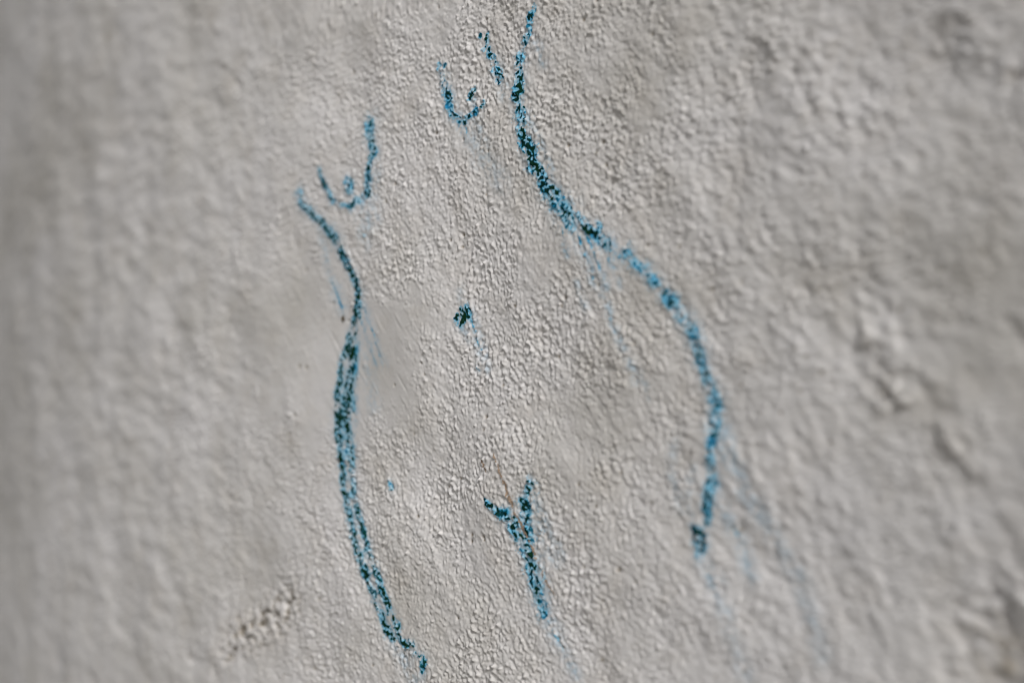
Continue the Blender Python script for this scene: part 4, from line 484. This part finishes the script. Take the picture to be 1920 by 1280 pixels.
pigment('drip', [[(-103.4,106.6,0.92,0.5,0.2),(-102.7,104.0,0.99,0.5,0.2),(-103.0,101.4,0.87,0.5,0.2),(-103.3,98.9,1.0,0.5,0.2),(-102.4,96.2,0.79,0.5,0.2),(-102.0,93.6,1.06,0.5,0.2),(-102.8,90.9,0.88,0.5,0.2),(-103.0,88.1,1.17,0.5,0.2),(-104.1,85.4,0.96,0.5,0.2)],[(-102.5,105.5,0.65,0.37,0.2),(-101.1,102.7,0.79,0.37,0.2),(-100.7,100.1,0.58,0.37,0.2),(-100.3,97.5,0.87,0.37,0.2),(-99.8,94.9,0.82,0.37,0.2),(-99.0,92.2,0.72,0.37,0.2),(-100.7,89.6,0.83,0.37,0.2),(-101.7,86.9,0.67,0.37,0.2),(-102.7,84.2,0.61,0.37,0.2)],[(-104.4,107.7,0.73,0.33,0.2),(-104.5,105.1,0.66,0.33,0.2),(-104.4,102.5,0.61,0.33,0.2),(-104.0,99.9,0.76,0.33,0.2),(-103.1,97.2,0.78,0.33,0.2),(-103.2,94.6,0.64,0.33,0.2),(-103.1,91.8,0.51,0.33,0.2),(-104.3,89.1,0.65,0.33,0.2),(-105.2,86.4,0.51,0.33,0.2)]], s, green=0.0, lift=0.14, wet=True)
s = pigment('nipple_mark', [[(-127.1,94.0,3.58,1.0,0.8),(-125.7,91.5,4.81,1.2,0.8),(-124.3,89.3,3.51,1.0,1.0)]], drawing, green=0.45, label='small dark blue crayon dot inside the left breast line')
s = pigment('breast_line', [[(-53.1,143.3,2.09,0.9,0.6),(-51.8,139.8,2.19,0.85,0.7),(-49.8,137.7,2.71,0.85,0.7),(-49.0,133.2,2.57,1.0,0.9),(-47.7,129.7,3.12,1.15,0.8),(-45.3,125.4,3.39,0.95,1.0),(-44.1,120.3,3.65,1.0,1.0),(-42.4,116.8,3.33,1.0,1.0),(-39.2,113.5,2.44,1.0,1.0),(-34.5,111.1,2.15,1.05,0.9),(-31.8,113.0,1.85,0.95,0.7),(-28.7,113.3,1.77,1.05,0.6),(-25.2,114.8,2.28,1.15,0.6)],[(-47.8,142.8,0.96,0.8,0.2),(-49.4,140.9,1.21,0.7,0.2)],[(-20.6,116.4,1.79,1.1,0.3),(-19.1,118.0,1.57,1.0,0.3)]], drawing, green=0.05, label='blue crayon line under the right breast, with a faint smear below')
pigment('drip', [[(-39.7,113.1,0.68,0.55,0.2),(-38.4,109.9,0.79,0.55,0.2),(-37.2,106.8,0.72,0.55,0.2)],[(-38.0,111.8,0.5,0.41,0.2),(-37.6,108.8,0.57,0.41,0.2),(-35.2,105.5,0.45,0.41,0.2)],[(-40.7,114.1,0.45,0.36,0.2),(-39.7,110.9,0.5,0.36,0.2),(-39.1,107.9,0.53,0.36,0.2)]], s, green=0.0, lift=0.14, wet=True)
pigment('drip', [[(-34.8,110.1,0.9,0.62,0.2),(-32.7,107.1,0.95,0.62,0.2),(-32.0,104.3,0.65,0.62,0.2)],[(-32.6,108.8,0.74,0.46,0.2),(-31.8,106.0,0.75,0.46,0.2),(-31.3,103.2,0.58,0.46,0.2)],[(-35.5,111.0,0.49,0.41,0.2),(-34.5,108.2,0.63,0.41,0.2),(-33.4,105.3,0.59,0.41,0.2)]], s, green=0.0, lift=0.14, wet=True)
pigment('drip', [[(-26.2,113.1,0.66,0.48,0.2),(-24.2,110.1,0.69,0.48,0.2),(-23.9,107.4,0.63,0.48,0.2),(-22.0,104.7,0.74,0.48,0.2),(-21.0,102.2,0.93,0.48,0.2),(-19.5,99.6,0.75,0.48,0.2),(-18.8,97.0,0.8,0.48,0.2),(-19.1,94.5,0.95,0.48,0.2),(-17.4,91.8,0.91,0.48,0.2),(-17.9,89.3,0.81,0.48,0.2)],[(-24.5,111.9,0.5,0.36,0.2),(-23.8,109.1,0.68,0.36,0.2),(-22.3,106.2,0.52,0.36,0.2),(-20.7,103.6,0.52,0.36,0.2),(-20.2,101.1,0.73,0.36,0.2),(-19.4,98.6,0.61,0.36,0.2),(-17.4,95.8,0.54,0.36,0.2),(-17.0,93.3,0.56,0.36,0.2),(-16.5,90.7,0.66,0.36,0.2),(-15.0,88.0,0.66,0.36,0.2)],[(-27.5,114.2,0.52,0.32,0.2),(-26.7,111.4,0.51,0.32,0.2),(-25.0,108.4,0.58,0.32,0.2),(-23.9,105.8,0.45,0.32,0.2),(-22.4,103.2,0.5,0.32,0.2),(-21.3,100.7,0.45,0.32,0.2),(-20.5,98.0,0.57,0.32,0.2),(-19.6,95.4,0.65,0.32,0.2),(-19.1,92.8,0.53,0.32,0.2),(-17.6,90.1,0.48,0.32,0.2)]], s, green=0.0, lift=0.14, wet=True)
pigment('drip', [[(-31.9,104.3,0.81,0.44,0.2),(-30.0,101.0,0.83,0.44,0.2),(-28.3,97.8,0.82,0.44,0.2),(-25.8,94.5,0.71,0.44,0.2)],[(-30.6,103.1,0.45,0.33,0.2),(-28.5,99.8,0.6,0.33,0.2),(-26.8,96.7,0.51,0.33,0.2),(-25.3,93.5,0.5,0.33,0.2)],[(-32.7,105.2,0.49,0.29,0.2),(-31.1,102.0,0.45,0.29,0.2),(-29.3,98.8,0.5,0.29,0.2),(-28.0,95.6,0.58,0.29,0.2)]], s, green=0.0, lift=0.14, wet=True)
s = pigment('breast_line', [[(-22.2,152.1,1.4,0.9,0.1),(-22.6,149.5,1.4,0.85,0.2)],[(-17.2,151.8,1.39,1.1,0.1),(-18.4,147.5,2.56,1.05,0.4),(-19.9,144.7,2.09,1.05,0.3)],[(-16.1,144.1,2.08,0.95,0.4),(-16.8,141.6,2.27,0.95,0.5),(-13.4,139.1,2.43,0.95,0.6),(-11.9,135.9,3.25,1.05,0.6),(-11.9,133.5,3.21,0.95,0.8),(-8.5,130.2,2.67,1.1,0.7),(-7.4,127.6,2.07,0.8,0.8)],[(-11.1,127.3,1.74,1.15,0.3),(-9.3,125.6,1.56,1.0,0.4)]], drawing, green=0.15, label='short slanting row of blue crayon specks left of the long right line')
pigment('drip', [[(-6.4,127.2,0.57,0.6,0.2),(-5.0,122.5,0.83,0.6,0.2)],[(-5.7,126.1,0.6,0.44,0.2),(-3.5,121.3,0.52,0.44,0.2)],[(-7.8,128.2,0.48,0.4,0.2),(-6.1,123.5,0.53,0.4,0.2)]], s, green=0.0, lift=0.14, wet=True)
pigment('drip', [[(-9.4,124.6,0.53,0.5,0.2),(-7.9,122.0,0.67,0.5,0.2),(-7.2,119.5,0.86,0.5,0.2)],[(-7.9,123.4,0.48,0.37,0.2),(-7.4,121.0,0.49,0.37,0.2),(-5.6,118.3,0.45,0.37,0.2)],[(-10.3,125.6,0.45,0.33,0.2),(-8.6,122.9,0.45,0.33,0.2),(-8.3,120.5,0.51,0.33,0.2)]], s, green=0.0, lift=0.14, wet=True)
s = pigment('nipple_mark', [[(-26.8,126.3,1.61,0.9,0.4),(-28.3,124.5,2.3,1.4,0.4),(-29.9,122.6,2.08,1.2,0.4)],[(-27.9,121.7,1.53,0.55,1.0),(-26.7,118.6,1.75,0.5,1.0)]], drawing, green=0.7, label='small dark green crayon fleck inside the right breast line')
s = pigment('navel_mark', [[(-36.1,18.8,1.52,1.2,0.5),(-34.5,15.8,2.22,1.6,0.7),(-34.1,13.1,2.28,1.6,0.9),(-35.2,10.1,2.04,1.1,1.1)],[(-38.4,15.3,1.57,1.3,0.6),(-39.6,13.5,1.84,1.3,0.8),(-38.8,11.4,1.56,1.0,1.0)],[(-32.6,18.8,2.01,0.85,0.9),(-30.2,16.2,2.35,1.05,0.9),(-29.8,13.8,2.68,0.9,1.0)],[(-37.2,8.9,0.45,0.7,1.2),(-37.2,8.9,0.45,0.7,1.2)]], drawing, green=0.55, label='ragged dark blue navel dot in the middle of the belly')
pigment('drip', [[(-28.6,12.7,0.67,1.0,0.2),(-28.1,10.1,0.71,1.0,0.2),(-25.5,7.3,0.84,1.0,0.2),(-25.2,3.1,0.72,1.0,0.2),(-23.2,0.3,0.7,1.0,0.2),(-21.7,-2.5,0.71,1.0,0.2)],[(-27.0,11.7,0.51,0.74,0.2),(-26.1,9.0,0.45,0.74,0.2),(-24.2,6.3,0.59,0.74,0.2),(-23.0,2.1,0.45,0.74,0.2),(-22.4,-0.7,0.51,0.74,0.2),(-20.2,-3.5,0.45,0.74,0.2)],[(-30.1,13.6,0.45,0.66,0.2),(-28.6,10.9,0.52,0.66,0.2),(-27.3,8.2,0.53,0.66,0.2),(-25.9,4.0,0.45,0.66,0.2),(-24.3,1.1,0.45,0.66,0.2),(-22.9,-1.7,0.45,0.66,0.2)]], s, green=0.0, lift=0.14, wet=True)
pigment('drip', [[(-21.2,-2.5,0.53,0.62,0.2),(-19.5,-6.0,0.45,0.62,0.2),(-17.9,-9.1,0.59,0.62,0.2),(-16.8,-12.3,0.6,0.62,0.2)],[(-20.7,-3.5,0.45,0.46,0.2),(-18.5,-6.9,0.45,0.46,0.2),(-16.5,-10.1,0.45,0.46,0.2),(-16.1,-13.2,0.45,0.46,0.2)],[(-22.7,-1.7,0.45,0.41,0.2),(-20.3,-5.2,0.45,0.41,0.2),(-18.9,-8.3,0.45,0.41,0.2),(-18.4,-11.4,0.45,0.41,0.2)]], s, green=0.0, lift=0.14, wet=True)
pigment('drip', [[(-33.1,6.8,0.57,0.62,0.2),(-31.5,3.5,0.76,0.62,0.2)],[(-31.1,5.7,0.46,0.46,0.2),(-29.0,2.5,0.45,0.46,0.2)],[(-33.5,7.6,0.45,0.41,0.2),(-32.1,4.4,0.46,0.41,0.2)]], s, green=0.0, lift=0.14, wet=True)
pigment('drip', [[(-24.3,-10.9,0.45,0.8,0.2),(-23.1,-12.5,0.45,0.8,0.2)],[(-23.3,-11.8,0.45,0.59,0.2),(-22.2,-13.4,0.45,0.59,0.2)],[(-25.8,-10.0,0.45,0.53,0.2),(-23.5,-11.7,0.45,0.53,0.2)]], s, green=0.0, lift=0.14, wet=True)
pigment('drip', [[(-37.6,27.3,0.56,0.4,0.2),(-36.4,24.3,0.79,0.4,0.2)],[(-35.9,26.2,0.6,0.3,0.2),(-35.4,23.3,0.55,0.3,0.2)],[(-39.0,28.2,0.45,0.26,0.2),(-37.9,25.2,0.45,0.26,0.2)]], s, green=0.0, lift=0.14, wet=True)
s = pigment('groin_mark', [[(-17.5,-74.1,1.15,0.9,0.6),(-15.3,-75.9,1.84,1.2,0.6),(-10.5,-78.6,2.46,1.25,0.9),(-6.1,-80.5,2.81,0.95,1.1),(-2.2,-81.6,3.84,1.05,1.1),(2.1,-84.7,4.56,1.15,1.1),(5.0,-88.1,4.3,1.1,1.1)],[(12.0,-63.5,1.59,0.95,0.5),(13.1,-65.4,2.61,1.05,0.8),(13.4,-67.1,3.4,1.05,0.9),(11.7,-69.1,2.32,1.1,0.8),(10.3,-71.6,2.79,0.75,1.1),(9.2,-74.3,3.9,1.2,1.0),(9.9,-77.7,4.1,1.05,1.1),(8.9,-82.1,4.11,1.05,1.1),(9.9,-87.0,4.5,1.1,1.1),(10.6,-91.4,4.09,0.9,1.1)],[(5.7,-89.1,4.4,1.0,1.1),(7.8,-92.4,3.61,0.95,1.1),(9.5,-96.0,3.65,1.05,1.0),(11.3,-101.5,4.44,1.15,1.1),(13.7,-105.8,4.79,1.1,1.1),(15.4,-109.8,4.42,1.15,1.1),(16.5,-113.4,4.43,1.15,1.1),(17.5,-116.9,4.8,1.1,1.1),(19.2,-120.4,4.4,1.0,1.1),(19.9,-124.5,3.61,0.8,1.1)],[(15.9,-73.5,2.82,0.2,0.75),(18.2,-83.1,3.22,0.2,0.7),(17.5,-90.4,2.82,0.2,0.6)]], drawing, green=0.55, label='blue crayon v with a long stem at the groin')
pigment('drip', [[(20.0,-124.0,1.13,0.66,0.2),(21.7,-125.8,1.07,0.66,0.2),(23.0,-127.7,1.39,0.66,0.2),(23.7,-129.7,1.04,0.66,0.2),(25.7,-131.5,0.96,0.66,0.2),(26.8,-133.4,1.24,0.66,0.2),(29.0,-135.2,1.07,0.66,0.2)],[(21.2,-124.7,0.99,0.49,0.2),(22.8,-126.6,0.83,0.49,0.2),(24.5,-128.5,0.92,0.49,0.2),(25.5,-130.4,0.69,0.49,0.2),(27.1,-132.2,1.02,0.49,0.2),(27.6,-134.2,0.71,0.49,0.2),(29.3,-136.0,0.76,0.49,0.2)],[(19.0,-123.3,0.74,0.44,0.2),(20.8,-125.2,0.92,0.44,0.2),(21.9,-127.1,0.85,0.44,0.2),(22.9,-129.0,0.68,0.44,0.2),(24.0,-130.9,0.69,0.44,0.2),(26.3,-132.7,0.8,0.44,0.2),(27.7,-134.6,0.63,0.44,0.2)]], s, green=0.0, lift=0.14, wet=True)
pigment('drip', [[(28.9,-135.2,0.86,0.6,0.2),(30.1,-137.2,0.82,0.6,0.2),(31.4,-139.1,0.95,0.6,0.2),(32.8,-141.1,0.95,0.6,0.2),(34.2,-143.0,0.87,0.6,0.2),(36.0,-144.8,0.63,0.6,0.2),(38.2,-146.5,0.94,0.6,0.2),(39.2,-148.4,0.63,0.6,0.2),(40.3,-150.6,0.71,0.6,0.2),(40.9,-152.9,0.66,0.6,0.2),(42.1,-155.1,0.82,0.6,0.2)],[(28.8,-136.0,0.67,0.44,0.2),(31.2,-137.9,0.61,0.44,0.2),(32.6,-139.9,0.56,0.44,0.2),(33.7,-141.8,0.46,0.44,0.2),(35.6,-143.7,0.59,0.44,0.2),(36.7,-145.5,0.6,0.44,0.2),(38.2,-147.3,0.62,0.44,0.2),(39.9,-149.1,0.61,0.44,0.2),(41.1,-151.3,0.66,0.44,0.2),(41.4,-153.6,0.67,0.44,0.2),(43.3,-155.8,0.63,0.44,0.2)],[(26.7,-134.7,0.48,0.4,0.2),(28.4,-136.6,0.63,0.4,0.2),(30.1,-138.5,0.51,0.4,0.2),(32.2,-140.4,0.55,0.4,0.2),(33.5,-142.4,0.56,0.4,0.2),(34.8,-144.2,0.45,0.4,0.2),(36.2,-146.0,0.45,0.4,0.2),(38.5,-147.8,0.57,0.4,0.2),(39.6,-150.0,0.45,0.4,0.2),(39.9,-152.3,0.6,0.4,0.2),(40.2,-154.6,0.49,0.4,0.2)]], s, green=0.0, lift=0.14, wet=True)
pigment('drip', [[(18.0,-76.6,0.45,0.58,0.2),(20.9,-79.4,0.45,0.58,0.2),(22.7,-82.3,0.45,0.58,0.2),(24.0,-85.2,0.53,0.58,0.2),(25.5,-88.0,0.57,0.58,0.2)],[(19.6,-77.4,0.45,0.43,0.2),(22.0,-80.3,0.45,0.43,0.2),(23.6,-83.1,0.45,0.43,0.2),(25.0,-86.0,0.45,0.43,0.2),(25.6,-88.8,0.45,0.43,0.2)],[(18.0,-75.9,0.45,0.38,0.2),(18.6,-78.8,0.45,0.38,0.2),(21.0,-81.6,0.45,0.38,0.2),(22.7,-84.5,0.45,0.38,0.2),(23.9,-87.3,0.45,0.38,0.2)]], s, green=0.0, lift=0.14, wet=True)
pigment('drip', [[(14.1,-99.0,0.45,0.5,0.2),(17.4,-99.0,0.45,0.5,0.2),(20.9,-99.1,0.45,0.5,0.2),(23.5,-99.1,0.45,0.5,0.2),(28.3,-99.9,0.45,0.5,0.2),(33.3,-100.6,0.45,0.5,0.2)],[(14.6,-99.8,0.45,0.37,0.2),(19.1,-99.8,0.45,0.37,0.2),(21.7,-99.9,0.45,0.37,0.2),(26.2,-99.8,0.45,0.37,0.2),(28.9,-100.7,0.45,0.37,0.2),(33.8,-101.4,0.45,0.37,0.2)],[(13.1,-98.3,0.45,0.33,0.2),(15.4,-98.4,0.45,0.33,0.2),(19.9,-98.4,0.45,0.33,0.2),(22.9,-98.4,0.45,0.33,0.2),(27.4,-99.2,0.45,0.33,0.2),(31.5,-100.0,0.45,0.33,0.2)]], s, green=0.0, lift=0.14, wet=True)
pigment('drip', [[(29.5,-92.7,0.45,0.5,0.2),(32.4,-96.4,0.45,0.5,0.2),(32.6,-98.5,0.46,0.5,0.2),(33.0,-100.6,0.45,0.5,0.2)],[(31.2,-93.4,0.45,0.37,0.2),(33.0,-97.2,0.45,0.37,0.2),(33.7,-99.3,0.45,0.37,0.2),(34.0,-101.4,0.45,0.37,0.2)],[(28.4,-92.0,0.45,0.33,0.2),(31.0,-95.7,0.45,0.33,0.2),(31.5,-97.8,0.45,0.33,0.2),(31.4,-100.0,0.45,0.33,0.2)]], s, green=0.0, lift=0.14, wet=True)
s = pigment('paint_drop', [[(-90.1,-66.2,1.46,0.62,0.8),(-88.8,-68.9,2.19,0.95,0.8)]], drawing, green=0.2, label='tiny blue drop beside the left thigh line')

# ------------------------------------------------------------------ marks of the wall itself
def film(name, pts, mat, lift, parent, thr=0.0, label=None):
    a = np.array(pts)
    pad = a[:, 2].max() * 2 + 1
    u = np.arange(a[:, 0].min() - pad, a[:, 0].max() + pad, CELL)
    v = np.arange(a[:, 1].min() - pad, a[:, 1].max() + pad, CELL)
    U, V = np.meshgrid(u, v)
    d, s, val = along(pts, U, V)
    keep = d < val[..., 0] * (0.95 + 0.45 * tile(n_spot, U + 70, V) + 0.35 * tile(n_skip, U, V + 90)) - thr
    k = keep[:-1, :-1] & keep[1:, 1:]
    ids = np.arange(U.size).reshape(U.shape)
    qd = np.stack([ids[:-1, :-1], ids[:-1, 1:], ids[1:, 1:], ids[1:, :-1]], -1)[k]
    used, inv = np.unique(qd, return_inverse=True)
    uu, vv = U.ravel()[used], V.ravel()[used]
    co = np.stack([uu, -(wall_height(uu, vv) + lift), vv + MIDZ * 1000], -1) / 1000.0
    ob = link_mesh(name, co, inv.reshape(-1, 4), mat, parent)
    if label:
        ob['label'] = label
    return ob


for k, pts in enumerate([[(-11.2,-53.0,0.59),(-9.7,-55.5,0.52),(-7.9,-58.0,0.61),(-6.9,-61.2,0.51),(-4.7,-64.3,0.78),(-3.1,-67.1,0.79),(-1.8,-70.0,1.4),(-0.3,-72.4,1.33),(0.7,-74.9,1.14),(2.6,-78.1,0.8),(4.7,-81.2,0.67),(6.4,-83.8,0.65),(8.0,-86.3,1.03),(8.6,-88.5,0.96),(10.2,-90.6,0.58),(11.2,-92.7,0.52),(12.7,-94.7,0.6),(14.4,-97.8,0.8),(16.1,-100.7,0.61),(18.3,-103.7,0.53),(20.0,-106.0,0.49),(20.2,-108.4,0.45)],[(-20.6,-55.4,0.45),(-17.9,-59.0,0.8),(-16.9,-61.0,0.47)],[(22.0,-109.7,0.45),(23.6,-111.6,0.5),(24.9,-113.4,0.56),(27.2,-115.4,0.45),(29.2,-117.4,0.45)]]):
    film('crack', pts, MAT_CRACK, 0.40, wall, label='thin flaking crack showing brown plaster' if k == 0 else None)
for pts in [[(-131.5,20.6,1.11),(-131.0,19.7,1.11)],[(25.0,-113.1,0.67),(25.3,-113.8,0.67)],[(-17.5,-58.8,0.7),(-17.2,-59.3,0.7)]]:
    film('dirt_speck', pts, MAT_DIRT, 0.2, wall)
